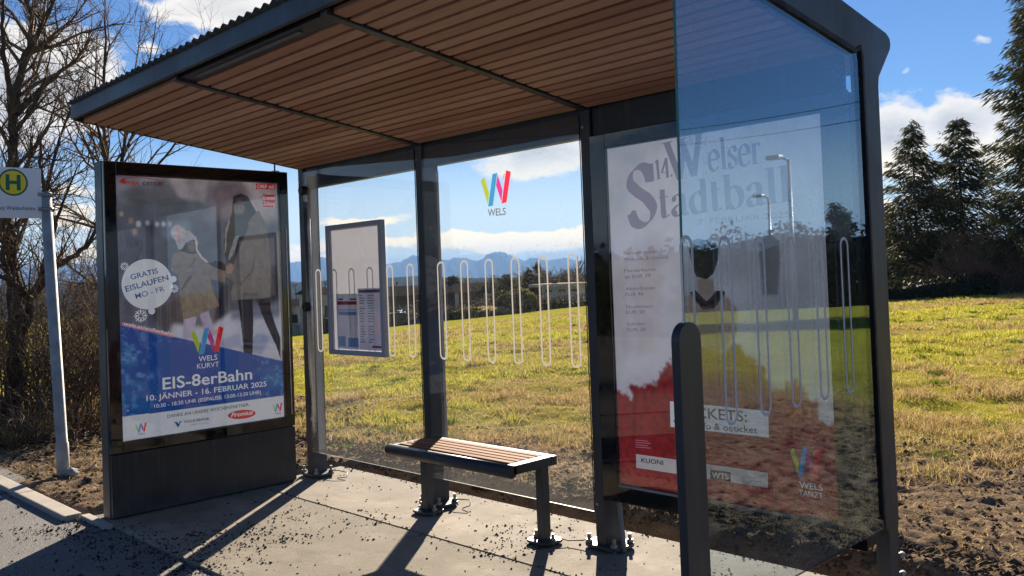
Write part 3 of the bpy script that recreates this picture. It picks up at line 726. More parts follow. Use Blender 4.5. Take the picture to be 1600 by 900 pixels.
P.fill(z7([(398, 400), (425, 385), (440, 410), (425, 445), (400, 440)]), (.42, .26, .21), 0)
for c, r1, r2, k in (((457, 84), 6, 2.5, .04), ((480, 86), 6, 2.5, .04), ((467, 112), 8, 2.5, .10), ((206, 284), 5, 2.2, .03), ((224, 286), 4, 2.2, .03), ((214, 308), 6, 2.2, .09)): P.fill(z7(ell(c, r1, r2)), (k, k*.5, k*.5), 0, op=.8)
P.fill(z7([(467, 86), (473, 100), (464, 102)]), (.28, .20, .175), 0)
# blue field with frost, white foot
P.fill([(186, 507), (271, 526), (350, 543), (446, 565), (446, 617), (186, 654)], (.012, .075, .33), 0)
frost = sstep(.5, .78, fbm(P.U*26, P.V*26, 5, 41))*sstep(.55, 1.0, np.abs(P.U/1.16-.5)*2+.25*fbm(P.U*5, P.V*5, 3, 4))
blue = inpoly(P.U, P.V, [bun(q) for q in [(186, 507), (271, 526), (350, 543), (446, 565), (446, 617), (186, 654)]])
P.C += (blue*frost*.30)[..., None]*np.array([.35, .75, .9])
P.fill([(186, 653), (446, 618), (446, 655), (186, 700)], (.72, .72, .76), 0)
for (x, y), r_ in (((213, 620), 30), ((430, 590), 22), ((200, 560), 22)):
    P.fill(ell((x, y), r_, r_), (.03, .20, .42), 9, op=.35)
P.C[inpoly(P.U, P.V, [bun(q) for q in [(186, 653), (446, 618), (446, 655), (186, 700)]])] = (.72, .72, .76)
P.noise(60, .06, 15)
sheet_b = P.build(bp, bill)
L = lambda *a, **k: letter_on(bp, bun, *a, **k)
flat(bp, [bun(q) for q in ell((231.3, 444), 40, 39.5, 40)], 'inkwhite', sheet_b, .0005, 'round_badge')
for c, r_ in (((272.5, 436), 5), ((238.5, 486), 5.5)): flat(bp, [bun(q) for q in ell(c, r_, r_, 16)], 'inkwhite', sheet_b, .0004, 'snow_dot')
def flake(c, r_, m):
    b = MB(); u0, v0 = bun(c); R_ = abs(bun((c[0], c[1]+r_))[1]-v0)
    for k in range(8):
        a = 2*math.pi*k/8; d = (math.cos(a), math.sin(a)); n = (-d[1], d[0])
        def q(t, w): return bp(u0+R_*(d[0]*t+n[0]*w), v0+R_*(d[1]*t+n[1]*w), .0004+.00002*k)
        b.bm.faces.new([b.bm.verts.new(p) for p in (q(.25, -.08), q(1, -.05), q(1, .05), q(.25, .08))])
        b.bm.faces.new([b.bm.verts.new(p) for p in (q(.6, 0), q(.85, .28), q(.78, .33), q(.5, .05))])
        b.bm.faces.new([b.bm.verts.new(p) for p in (q(.5, -.05), q(.78, -.33), q(.85, -.28), q(.6, 0))])
    b.build('snowflake', m, sheet_b)
flake((221.5, 493.5), 11, 'inkwhite'); flake((274, 451), 7, 'inkwhite'); flake((196, 416), 7, 'inkwhite')
L('GRATIS', (206.4, 437.2), (249, 426.5), (205.8, 428.6), 'inkblue', sheet_b, .015)
L('EISLAUFEN', (198.4, 456), (265.2, 437), (197.4, 447.2), 'inkblue', sheet_b, .015)
L('MO - FR', (214, 467.2), (259, 454.6), (213.4, 458.5), 'inkblue', sheet_b, .005)
flat(bp, [bun(q) for q in ((192, 509), (273, 528), (272.5, 521), (192, 503.5))], 'inkrose', sheet_b, .0004, 'web_address_band')
L('wels.at/eis8erbahn', (194, 507.5), (272, 525), (193.6, 501.5), 'inkwhite', sheet_b, .01)
flat(bp, [bun(q) for q in ((187, 283), (192, 279), (199, 277.5), (197, 280), (198, 287), (192, 286))], 'inkred', sheet_b, .0004, 'red_swoosh')
b = MB()
arc = [(190+70*t, 281-5.2*math.sin(math.pi*min(1, t*1.15)**.7) if t < .87 else 281+(t-.87)*8) for t in np.linspace(0, 1, 16)]
for a, c in zip(arc, arc[1:]): b.bm.faces.new([b.bm.verts.new(bp(*bun(q), .0005)) for q in (a, c, (c[0], c[1]+.9), (a[0], a[1]+1.4))])
b.build('red_swoosh', 'inkred', sheet_b)
L('max', (197, 287.6), (219.5, 288.2), (197, 279.8), 'inkred', sheet_b, .012); L('center', (224.7, 289.3), (258.8, 289.6), (224.7, 280.2), 'ink', sheet_b, .004)
flat(bp, [bun(q) for q in ((401.3, 286.3), (431.5, 286.8), (431.6, 295.6), (401.4, 295.2))], 'inkred', sheet_b, .0004, 'red_tag')
L('ORF', (403, 293.8), (419, 294.1), (403, 288), 'inkwhite', sheet_b, .012); L('oö', (421.5, 294.1), (430, 294.3), (421.5, 287.6), 'inkwhite', sheet_b)
flat(bp, [bun(q) for q in ((412, 303.5), (431.8, 304), (432, 323.4), (412.2, 323))], 'inkred', sheet_b, .0004, 'red_tag')
L('Kronen', (413, 311.6), (431, 312), (413, 305.5), 'inkwhite', sheet_b, .012); L('Zeitung', (413, 320.5), (431.3, 320.9), (413, 314), 'inkwhite', sheet_b, .012)
pB = lambda u, v, l: bp(u, v, l)
def logo_px(place, un, q0, q1, parent, lift=.0006):
    (u0, v0), (u1, v1) = un(q0), un(q1); logo(place, u0, u1, min(v0, v1), max(v0, v1), parent, lift)
def logo_box(place, un, xl, xr, yt, yb, parent):
    c = ((xl+xr)/2, (yt+yb)/2); u0, u1 = un((xl, c[1]))[0], un((xr, c[1]))[0]; v0, v1 = un((c[0], yt))[1], un((c[0], yb))[1]
    logo(place, u0, u1, v0, v1, parent)
logo_box(bp, bun, 299.5, 351.5, 511, 553, sheet_b)
L('WELS', (312, 565.4), (341.3, 562), (312, 557), 'inkwhite', sheet_b, .010); L('KURVT', (309.5, 576.6), (344, 572.7), (309.5, 568.6), 'inkwhite', sheet_b)
L('EIS-8erBahn', (255.7, 608.9), (395.7, 592.4), (255.2, 590.5), 'inkwhite', sheet_b, .014)
L('10. JÄNNER - 16. FEBRUAR 2025', (230.5, 627), (418.3, 603.4), (230.4, 618.2), 'inkwhite', sheet_b, .010)
L('10:30 - 18:30 UHR (EISPAUSE: 13:00-13:30 UHR)', (242.5, 637.9), (409.3, 615.4), (242.4, 631.8), 'inkwhite', sheet_b, .008)
L('DANKE AN UNSERE WOCHENPARTNER:', (263, 653.3), (391.5, 634.6), (263, 648.2), 'ink', sheet_b, .006)
L('VOLKSBANK', (288.7, 661.6), (329.5, 656.2), (288.7, 657.3), 'ink', sheet_b, .012); L('OBERÖSTERREICH', (297.8, 665.8), (329.5, 661.5), (297.8, 663), 'inkgrey', sheet_b)
flat(bp, [bun(q) for q in ((273, 660), (279, 659.3), (280.5, 663), (282, 659), (287, 658), (283.5, 661), (281, 667), (278.5, 667.4), (276.5, 662.4))], 'inkblue', sheet_b, .0005, 'bank_emblem')
flat(bp, [bun(q) for q in ell((379.3, 647.8), 22, 7, 30, -.10)], 'inkred', sheet_b, .0005, 'red_oval')
L('Fronius', (362.5, 652.3), (397, 647.5), (362.5, 645.6), 'inkwhite', sheet_b, .015, .25)
logo_box(bp, bun, 212.5, 231, 661, 675.8, sheet_b); L('WELS', (217, 680.3), (228, 678.6), (217, 677.6), 'ink', sheet_b, .005)
logo_box(bp, bun, 427.5, 443, 630, 643.5, sheet_b); L('WELS', (431.5, 648), (441, 646.6), (431.5, 645.4), 'ink', sheet_b, .005)
pane_b = MB(); pane_b.box(BX-.006, BX-.003, -1.380, -.208, BBZ-1.724, BBZ+.004); pane_b.build('cover_glass', 'coverglass', bill)

# ------------------------------------------------------------------ poster case in the right bay
case = empty('poster_case', (3.07, .03, 1.2), 'wide black poster case with ball poster in the right bay of the shelter', 'poster case')
CX0, CX1, CZ0, CZ1 = PX0[2]+FWD+.002, 3.797, .272, 2.174
b = MB(); b.prism(rrect(CX0, CX1, CZ0, CZ1, .03, 4), 1, .010, .104, .004); b.build('case_body', 'darkpanel', case)
RX, RZ, RYP = 2.5108, 2.0937, .004
b = MB()
for a in ((CX0+.002, RX-.006, CZ0+.002, CZ1-.002), (RX+1.166, CX1-.002, CZ0+.002, CZ1-.002), (RX-.0055, RX+1.1655, RZ+.006, CZ1-.002), (RX-.0055, RX+1.1655, CZ0+.002, RZ-1.724)):
    b.box(a[0], a[1], -.012, .009, a[2], a[3], .002)
b.build('door_frame', 'blackglass', case)
b = MB(); b.box(RX-.004, RX+1.164, -.013, -.003, RZ-1.738, RZ-1.726, .002); b.build('poster_rail', 'alu', case)
rp = lambda u, v, l: (RX+u, RYP-l, RZ-v)
def run(q): p = hit(q, 1, 0.0); return (p[0]-RX, RZ-p[2])
P = Print(run)
P.C[:] = (.70, .66, .70); P.noise(4, .18, 2); P.noise(11, .12, 6)
for pl_, c, op in (([(960, 240), (1000, 232), (1010, 250), (975, 262)], (.45, .48, .55), .5), ([(958, 300), (985, 296), (978, 330), (960, 335)], (.42, .45, .52), .5), ([(985, 380), (1030, 370), (1030, 540), (995, 560)], (.62, .46, .44), .35), ([(962, 420), (975, 420), (985, 560), (968, 560)], (.60, .44, .40), .35)): P.fill(pl_, c, 6, op=op)
P.fill([(1180, 520), (1300, 520), (1300, 600), (1180, 600)], (.62, .50, .46), 14, op=.5)
zA = lambda pts: [(930+x*.2889, 340+y*.2889) for x, y in pts]; zB = lambda pts: [(930+x*.3, 560+y*.3) for x, y in pts]
# faint grey figure
P.fill(zA([(915, 75), (935, 58), (955, 70), (957, 100), (990, 125), (1000, 200), (985, 420), (905, 420), (885, 200), (890, 115), (917, 102)]), (.20, .19, .21), 1, op=.8)
# gown, back, hair
P.fill(zA([(470, 430), (556, 398), (640, 398), (715, 430), (768, 500), (762, 640), (700, 700), (640, 755), (560, 740), (470, 600)]), (.52, .37, .30), 1, grain=.2)
P.fill(zA([(545, 330), (640, 330), (640, 410), (556, 410)]), (.48, .33, .27), 1)
P.fill(zA([(505, 172), (520, 130), (545, 112), (600, 122), (650, 140), (666, 172), (660, 232), (640, 300), (600, 335), (545, 320), (520, 260)]), (.035, .025, .025), 0, grain=.6)
P.fill(zA([(508, 405), (540, 394), (600, 455), (650, 398), (692, 394), (702, 412), (640, 492), (580, 500)]), (.05, .025, .035), 0)
P.fill(zA([(560, 500), (650, 500), (690, 560), (700, 700), (620, 740), (560, 690)]), (.40, .27, .21), 3)
P.fill(zB([(90, 165), (150, 190), (185, 190), (212, 150), (240, 140), (270, 156), (300, 140), (350, 60), (400, 5), (470, -40), (560, -60), (640, -30), (720, -60), (800, 0), (870, 60), (940, 160), (985, 165), (1000, 140), (1050, 132), (1110, 180), (1150, 280), (1190, 320), (1270, 335), (1290, 920), (80, 920)]), (.30, .020, .018), 1, grain=.5, jit=.13)
P.fill(zB([(560, -55), (720, -55), (900, 120), (960, 300), (900, 500), (600, 500), (500, 200)]), (.22, .05, .04), 12, op=.75)
for k, (a, c) in enumerate((((300, 150), (400, 20)), ((620, 0), (560, 320)), ((720, 0), (800, 300)), ((820, 60), (930, 330)), ((200, 190), (190, 420)))):
    P.fill(zB([a, (a[0]+14, a[1]), (c[0]+18, c[1]), c]), (.16, .008, .008), 2, op=.7)
P.noise(30, .06, 12)
sheet_r = P.build(rp, case)
Lr = lambda *a, **k: letter_on(rp, run, *a, **k)
# tall high-contrast serif capitals drawn with a slanted broad pen
def pen(paths, serifs=(), thick=.13, thin=.022, ang=18, blobs=()):
    out = []; nb = (math.cos(rad(ang)), math.sin(rad(ang)))
    for p in paths:
        q = []
        p = np.array(p, float)
        if len(p) > 2:                                         # smooth through the points
            pp = np.vstack([2*p[0]-p[1], p, 2*p[-1]-p[-2]])
            for i in range(1, len(pp)-2):
                for t in np.linspace(0, 1, 9)[:-1]:
                    a, b_, c, d = pp[i-1], pp[i], pp[i+1], pp[i+2]
                    q.append(.5*((2*b_)+(c-a)*t+(2*a-5*b_+4*c-d)*t*t+(3*b_-a-3*c+d)*t**3))
            q.append(p[-1])
        else: q = [p[0], p[1]]
        q = np.array(q); T = np.gradient(q, axis=0); T /= np.linalg.norm(T, axis=1)[:, None]+1e-9
        w = thin+(thick-thin)*np.abs(T[:, 0]*nb[1]-T[:, 1]*nb[0])**1.6
        N = np.stack([-T[:, 1], T[:, 0]], 1)*w[:, None]/2
        for i in range(len(q)-1): out.append([q[i]+N[i], q[i+1]+N[i+1], q[i+1]-N[i+1], q[i]-N[i]])
    for x0, x1, y in serifs: out.append(np.array([(x0, y-.011), (x1, y-.011), (x1, y+.011), (x0, y+.011)]))
    for x, y, r_ in blobs: out.append(np.array([(x+r_*math.cos(a), y+r_*math.sin(a)) for a in np.linspace(0, 2*math.pi, 13)[:-1]]))
    return out
GLY = {   # (advance, strokes): x-height .46, ascender .72
    'W': (.86, pen([[(.10, .71), (.30, 0)], [(.30, 0), (.46, .60)], [(.40, .71), (.60, 0)], [(.60, 0), (.78, .71)]], [(.0, .22, .71), (.31, .52, .71), (.70, .87, .71)], ang=10)),
    'e': (.42, pen([[(.06, .25), (.36, .25)], [(.36, .25), (.34, .38), (.22, .46), (.10, .38), (.06, .23), (.10, .07), (.23, .0), (.37, .09)]])),
    'l': (.25, pen([[(.12, .01), (.12, .72)]], [(.02, .22, .01), (.02, .12, .70)])),
    's': (.34, pen([[(.28, .34), (.26, .43), (.17, .455), (.08, .41), (.075, .32), (.17, .24), (.265, .16), (.265, .06), (.16, .005), (.07, .03), (.045, .13)]], ang=28, thick=.12)),
    'r': (.33, pen([[(.11, .01), (.11, .45)], [(.11, .30), (.18, .42), (.28, .45)]], [(.02, .22, .01), (.02, .11, .44)], blobs=[(.28, .41, .04)])),
    'S': (.50, pen([[(.40, .52), (.36, .66), (.25, .71), (.13, .66), (.09, .53), (.18, .42), (.33, .30), (.40, .17), (.34, .04), (.22, -.0), (.10, .05), (.055, .17)]], [], ang=32, thick=.16, blobs=[(.085, .16, .04)])+pen([[(.405, .50), (.415, .72)]])),
    't': (.29, pen([[(.12, .62), (.12, .10), (.17, .015), (.26, .05)]], [(.02, .25, .45)])),
    'a': (.42, pen([[(.08, .34), (.12, .43), (.21, .455), (.29, .38), (.29, .10), (.34, .015), (.41, .05)], [(.29, .28), (.15, .22), (.07, .12), (.12, .015), (.22, .02), (.29, .11)]], blobs=[(.085, .345, .038)])),
    'd': (.46, pen([[(.34, .0), (.34, .72)], [(.34, .36), (.24, .455), (.12, .40), (.065, .23), (.11, .06), (.22, .0), (.34, .10)]], [(.25, .34, .70), (.34, .43, .015)])),
    'b': (.46, pen([[(.11, .0), (.11, .72)], [(.11, .36), (.22, .455), (.34, .39), (.39, .23), (.34, .06), (.23, .0), (.11, .09)]], [(.02, .11, .70)])),
    '1': (.28, pen([[(.14, .01), (.14, .71)], [(.14, .71), (.04, .60)]], [(.04, .24, .01)])),
    '4': (.40, pen([[(.28, .01), (.28, .71)], [(.28, .71), (.03, .20)]], [(.02, .38, .20), (.19, .37, .01)])),
    '.': (.16, pen([], blobs=[(.07, .045, .045)])),
}
def serif_on(s, qL, qR, qT, asc=.72, name='title_lettering', m='inkplum'):
    L_, R_, T_ = (np.array(run(q)) for q in (qL, qR, qT)); d = R_-L_; ln = np.hypot(*d); d /= ln; nr = np.array([d[1], -d[0]])
    tot = sum(GLY[c][0] for c in s); sx = ln/tot; sy = abs((T_-L_)@nr)/asc; x = 0; b = MB(); k = 0
    for c in s:
        for pl_ in GLY[c][1]:
            try: b.bm.faces.new([b.bm.verts.new(rp(*(L_+d*(x+p[0])*sx+nr*p[1]*sy), .0006+.000004*(k % 90))) for p in pl_])
            except Exception: pass
            k += 1
        x += GLY[c][0]
    return b.build(name, m, sheet_r)
serif_on('14.', (1024, 281), (1052, 275.5), (1023, 250))
serif_on('W', (1040, 284), (1104, 270), (1041, 222)); serif_on('elser', (1106, 268.5), (1190, 254.5), (1106, 218), .72)
serif_on('S', (983, 355), (1032, 346), (985, 263)); serif_on('tadtball', (1029, 341), (1238, 314), (1028, 290))
Lr('7. FEBRUAR 2025', (1090, 351.5), (1234, 339), (1090, 343), 'inkplum', sheet_r)
for s, a, e, h in (('Kartenvorverkauf', (974, 398), (1041, 394.5), 5.3), ('Wels Info & oeticket', (974.8, 408), (1044, 404), 5.5), ('Flanierkarte', (974.8, 426), (1024, 423), 5.5), ('ab EUR 39', (975.6, 435.5), (1016, 433), 5.5),
                   ('Abendkasse', (976.8, 454), (1022.4, 452), 5.5), ('EUR 46', (977, 463), (1005, 461.6), 5.5), ('Studenten', (977, 482), (1019, 480.7), 5.5), ('EUR 30', (977.7, 490.6), (1007.4, 489.9), 5.5), ('Schüler', (979, 509), (1008.6, 508.2), 5.5), ('EUR 20', (979.7, 518), (1008.6, 517.3), 5.5)):
    Lr(s, a, e, (a[0], a[1]-h), 'inkplum', sheet_r, .002)
flat(rp, [run(q) for q in ((1046, 627), (1200, 642.5), (1200.6, 684), (1047, 667))], 'inkwhite', sheet_r, .0005, 'ticket_box')
Lr('TICKETS:', (1066, 651), (1167, 659.5), (1066, 635), 'ink', sheet_r, .012); Lr('Wels Info & oeticket', (1052, 666.5), (1183, 677.5), (1052, 656.5), 'ink', sheet_r, .006)
flat(rp, [run(q) for q in ((993, 709.5), (1199, 739), (1199.4, 762.5), (993.6, 731))], 'inkpanel', sheet_r, .0005, 'sponsor_strip')
Lr('KUONI', (1001.5, 722.5), (1036, 727), (1001.5, 715.5), 'ink', sheet_r, .016)
flat(rp, [run(q) for q in ((1109, 733.5), (1141, 738), (1141, 753), (1109, 748.5))], 'ink', sheet_r, .0009, 'dark_badge'); Lr('WTS', (1112, 746), (1138, 749.5), (1112, 737.5), 'inkpanel', sheet_r, .02, lift=.0013)
b = MB()
for r0, a0 in ((8, .3), (6, 1.2), (4, 2.0)):
    arc = [(1166+r0*math.cos(t), 748.5+r0*math.sin(t)) for t in np.linspace(a0, a0+4.6, 18)]
    for (x0, y0), (x1, y1) in zip(arc, arc[1:]):
        f0, f1 = .86, .86
        b.bm.faces.new([b.bm.verts.new(rp(*run(q), .0009)) for q in ((x0, y0), (x1, y1), (1166+(x1-1166)*f1, 748.5+(y1-748.5)*f1), (1166+(x0-1166)*f0, 748.5+(y0-748.5)*f0))])
b.build('spiral_emblem', 'inkgrey', sheet_r)
flat(rp, [run(q) for q in ((1174, 750.5), (1190, 752.8), (1190, 754.2), (1174, 752))], 'inkgrey', sheet_r, .0009, 'small_print')
b = MB()
for k in range(4): b.bm.faces.new([b.bm.verts.new(rp(*run(q), .0006)) for q in ((992.5, 687+k*3.6), (1012+4*(k % 2), 689+k*3.6), (1012+4*(k % 2), 690.3+k*3.6), (992.5, 688.3+k*3.6))])
b.build('small_print', 'inkrose', sheet_r)
logo_box(rp, run, 1234.5, 1284, 698, 746, sheet_r)
Lr('WELS', (1248.6, 762), (1285, 767.2), (1248.6, 752.5), 'inkwhite', sheet_r, .010); Lr('TANZT', (1248, 774), (1285.5, 779.8), (1248, 765.2), 'inkwhite', sheet_r)
b = MB(); b.box(RX-.005, RX+1.165, -.009, -.006, RZ-1.7235, RZ+.0055); b.build('cover_glass', 'coverglass', case)

# ------------------------------------------------------------------ stop sign on its pole
sign = empty('bus_stop_sign', (-2.24, -1.18, 0), 'white stop sign with green H in yellow disc on a leaning grey pole', 'bus stop sign')
pb, pt_ = hit((100, 742), 2, 0.0), hit((71, 301), 1, -1.20)
pb, pt_ = Vector(pb), Vector(pt_)
b = MB(); b.tube([pb-Vector((0, 0, .15)), pb.lerp(pt_, .11), pb.lerp(pt_, .112), pt_], [.049, .049, .043, .043], 20); b.build('pole', 'pole', sign)
SXP = pt_.x+.03
sgp = lambda y, z, l: (SXP+l, y, z)
sun_ = lambda q: (hit(q, 0, SXP)[1], hit(q, 0, SXP)[2])
yr, zt = sun_((64, 264)); zb = sun_((66.5, 341.5))[1]; yc_, zc_ = sun_((20.5, 285)); yl = 2*yc_-yr
b = MB(); b.box(SXP-.004, SXP, yl, yr, zb, zt, .001); panel = b.build('sign_panel', 'white', sign)
R0 = abs(sun_((20.5, 306))[1]-zc_)
def disc(r_, m, l, nm): 
    b = MB(); b.bm.faces.new([b.bm.verts.new(sgp(yc_+r_*math.cos(a), zc_+r_*math.sin(a), l)) for a in np.linspace(0, 2*math.pi, 41)[:-1]]); b.build(nm, m, panel)
disc(R0, 'signgreen', .0008, 'green_ring'); disc(R0*.87, 'signyellow', .0014, 'yellow_disc')
b = MB()
for y0, y1, z0, z1 in ((-.50, -.24, -.58, .58), (.24, .50, -.58, .58), (-.24, .24, -.12, .12)):
    b.bm.faces.new([b.bm.verts.new(sgp(yc_+y*R0, zc_+z*R0, .0020)) for y, z in ((y0, z0), (y1, z0), (y1, z1), (y0, z1))])
b.build('letter_h', 'signgreen', panel)
letter_on(lambda u, v, l: sgp(u, -v, l), lambda q: (sun_(q)[0], -sun_(q)[1]), 'eis Waldschänke', (-1.5, 327.6), (55, 328.4), (-1.5, 321.6), 'ink', panel, .004)
for q in ((75, 304), (77.5, 327)):
    b = MB(); z = sun_(q)[1]; t = (z-pb.z)/(pt_.z-pb.z); c = pb.lerp(pt_, t)
    b.box(SXP-.02, SXP+.012, yr-.03, c.y+.055, z-.014, z+.014, .003); b.tube([c+Vector((0, 0, -.014)), c+Vector((0, 0, .014))], .056, 20); b.build('bracket', 'alu', sign)
b = MB(); bs = bmesh.ops.create_icosphere(b.bm, subdivisions=3, radius=1)
for v in bs['verts']:
    n = float(fbm(np.array([v.co.x*2+5]), np.array([v.co.y*2+v.co.z]), 3, 3)[0])
    v.co = Vector((pb.x+.10+v.co.x*.075*(.7+n*.6), pb.y+.02+v.co.y*.06*(.7+n*.6), .03+v.co.z*.035*(.7+n*.6)))
tag(b.build('stone', 'concretewall'), 'pale lump of stone beside the foot of the sign pole', 'stone')

# ------------------------------------------------------------------ loose stuff on the ground
def scatter_lumps(name, pts, sizes, m, label, seed, squash=.7):
    rg = np.random.default_rng(seed); n = len(pts)
    base = np.array([(1, 0, 0), (-1, 0, 0), (0, 1, 0), (0, -1, 0), (0, 0, 1), (0, 0, -1)], float)
    f = np.array([(0, 2, 4), (2, 1, 4), (1, 3, 4), (3, 0, 4), (2, 0, 5), (1, 2, 5), (3, 1, 5), (0, 3, 5)])
    V = base[None]*(.65+.7*rg.random((n, 6, 1))); V[:, :, 2] *= squash
    a = rg.random(n)*6.283; c, s = np.cos(a)[:, None], np.sin(a)[:, None]
    st = .6+.8*rg.random((n, 1))
    x = V[:, :, 0]*st; y = V[:, :, 1]
    V = np.stack([x*c-y*s, x*s+y*c, V[:, :, 2]], -1)*sizes[:, None, None]+pts[:, None]
    F = (f[None]+6*np.arange(n)[:, None, None]).reshape(-1, 3)
    return tag(link(name, np_mesh(name, V.reshape(-1, 3), F), m), label, kind='stuff')
rg = np.random.default_rng(3)
n = 30000; x = rg.uniform(-.6, 4.9, n); y = rg.uniform(-1.5, .37, n)
pr = sstep(.44, .74, fbm(x*1.6+3, y*1.6, 4, 91))*.5+.5*sstep(.5, .8, fbm(x*6, y*6, 3, 92))*sstep(.35, .6, fbm(x*1.6+3, y*1.6, 4, 91)); pr *= .25+.75*sstep(.25, -.5, y); pr += .5*sstep(-1.35, -1.5, y)+.45*np.exp(-((y+.40)/.025)**2)+.25*np.exp(-((y-.36)/.03)**2)
k = rg.random(n) < pr*.95+.022; s = rg.lognormal(-5.45, .45, k.sum()).clip(.0025, .010)
g1_ = np.stack([x[k], y[k], s*.35], 1)
n = 26000; x = rg.uniform(-4, 2.2, n); y = rg.uniform(-3.2, -1.5, n)
k = rg.random(n) < .05+.6*sstep(.5, .72, fbm(x*2, y*2, 4, 93)); s2 = rg.lognormal(-5.3, .4, k.sum()).clip(.0025, .012)
g2_ = np.stack([x[k], y[k], s2*.35-.012], 1)
scatter_lumps('grit', np.concatenate([g1_, g2_]), np.concatenate([s, s2]), 'grit', 'dark loose grit and crumbs of earth scattered on slab and asphalt', 5)
n = 30000; x = rg.uniform(-6.5, 7, n); y = np.where(rg.random(n) < .25, rg.uniform(.62, 1.0, n), rg.uniform(-1.5, 5.0, n))
ok = ((x < -.75) | (x > 5.0) | (y > .60)) & (y < edge_y(x)+1.0) & ((y > .6) | (x < -.75)); x, y = x[ok], y[ok]
s = rg.lognormal(-4.7, .5, len(x)).clip(.004, .030)
z = surf(x, y)
scatter_lumps('soil_clods', np.stack([x, y, z+s*.2], 1), s, 'soilclod', 'brown clods of loose soil behind and beside the slab', 6)

def blades(name, x, y, h, w, m, label, seed, lean=.5):
    rg = np.random.default_rng(seed); n = len(x); z = surf(x, y)-.004
    a = rg.random(n)*6.283; d = rg.random(n)*6.283; ln = h*lean*rg.random(n)*2
    dx, dy = np.cos(a)*w/2, np.sin(a)*w/2; lx, ly = np.cos(d)*ln, np.sin(d)*ln
    V = np.stack([np.stack([x-dx, y-dy, z], -1), np.stack([x+dx, y+dy, z], -1), np.stack([x+dx*.7+lx*.4, y+dy*.7+ly*.4, z+h*.6], -1), np.stack([x-dx*.7+lx*.4, y-dy*.7+ly*.4, z+h*.6], -1), np.stack([x+lx, y+ly, z+h], -1)], 1)
    o = 5*np.arange(n)[:, None]
    F = np.concatenate([o+np.array([[0, 1, 2]]), o+np.array([[0, 2, 3]]), o+np.array([[3, 2, 4]])], 0)
    return tag(link(name, np_mesh(name, V.reshape(-1, 3), F), m), label, kind='stuff')
rg = np.random.default_rng(21)
def field_pts(n, a0, a1, r0, r1, pw):
    a = np.radians(rg.uniform(a0, a1, n)); r = (r0**pw+(r1**pw-r0**pw)*rg.random(n))**(1/pw)
    return CAM[0]+r*np.sin(a), CAM[1]+r*np.cos(a), r
x, y, r = field_pts(900000, -80, 8, 4.2, 46, .75)
k = y-edge_y(x)+2.6*(fbm(x*1.4, y*1.4, 5, 33, .6)-.5)
cl = fbm(x*2.4, y*2.4, 4, 44, .6)
keep = (rg.random(len(x)) < sstep(-1.2, 1.3, k)*(.30+.70*sstep(.34, .56, cl))) & (y > .8)
x, y, r, cl = x[keep], y[keep], r[keep], cl[keep]
hh = (.022+.055*rg.random(len(x)))*(.5+1.7*sstep(.48, .78, cl)); ww = np.maximum(.0045, r*.00085)
dry = (fbm(x*.5, y*.5+9, 4, 55)+.25*rg.random(len(x))) > .62-.14*(1-sstep(0, 2.5, y-edge_y(x)))
blades('grass', x[~dry], y[~dry], hh[~dry], ww[~dry], 'grass', 'short yellow green meadow grass behind the shelter', 7, .7)
blades('dry_grass', x[dry], y[dry], hh[dry]*.9, ww[dry], 'drygrass', 'patches of dry straw coloured grass in the meadow', 8, .9)
n = 110000; x = rg.uniform(-7.5, 7.5, n); y = rg.uniform(-1.5, 5.2, n)
ok = ((y > .75) | (x < -1.0)) & (fbm(x*1.8, y*1.8, 4, 61)+.30*(rg.random(n)-.5)+.06*np.clip((y-edge_y(x)+1.5), -1, 1) > .50); x, y = x[ok], y[ok]
blades('straw', x, y, rg.uniform(.008, .035, len(x)), np.full(len(x), .0065), 'drygrass', 'dry stalks lying over the bare soil', 9, 2.2)
cx_, cy_, cr_ = field_pts(420, -75, 6, 4.8, 34, .9)
ok = cy_ > edge_y(cx_)-.5; cx_, cy_, cr_ = cx_[ok], cy_[ok], cr_[ok]
x = (cx_[:, None]+rg.normal(size=(len(cx_), 70))*rg.uniform(.03, .12, (len(cx_), 1))).ravel(); y = (cy_[:, None]+rg.normal(size=(len(cx_), 70))*.07).ravel(); r = np.repeat(cr_, 70)
blades('grass_tufts', x, y, rg.uniform(.025, .075, len(x)), np.maximum(.006, r*.0009), 'tuft', 'darker green tufts dotted over the meadow', 14, .6)
n = 9000; x = rg.uniform(-9.5, -2.6, n); y = rg.uniform(-1.2, 2.6, n)
ok = rg.random(n) < sstep(-2.6, -4.5, x); x, y = x[ok], y[ok]
s = rg.uniform(.012, .035, len(x))
scatter_lumps('leaf_litter', np.stack([x, y, surf(x, y)+.012], 1), s, 'litter', 'brown fallen leaves under the bare trees on the left', 12, .25)
x = rg.uniform(-9.0, -4.6, 16000); y = rg.uniform(-1.4, 1.8, 16000)
ok = fbm(x*1.4, y*1.4, 3, 71) > .50; x, y = x[ok], y[ok]
blades('dry_grass', x, y, rg.uniform(.08, .38, len(x)), np.full(len(x), .008), 'drygrass', 'tall dry grass tufts under the bare trees on the left', 13, .5)

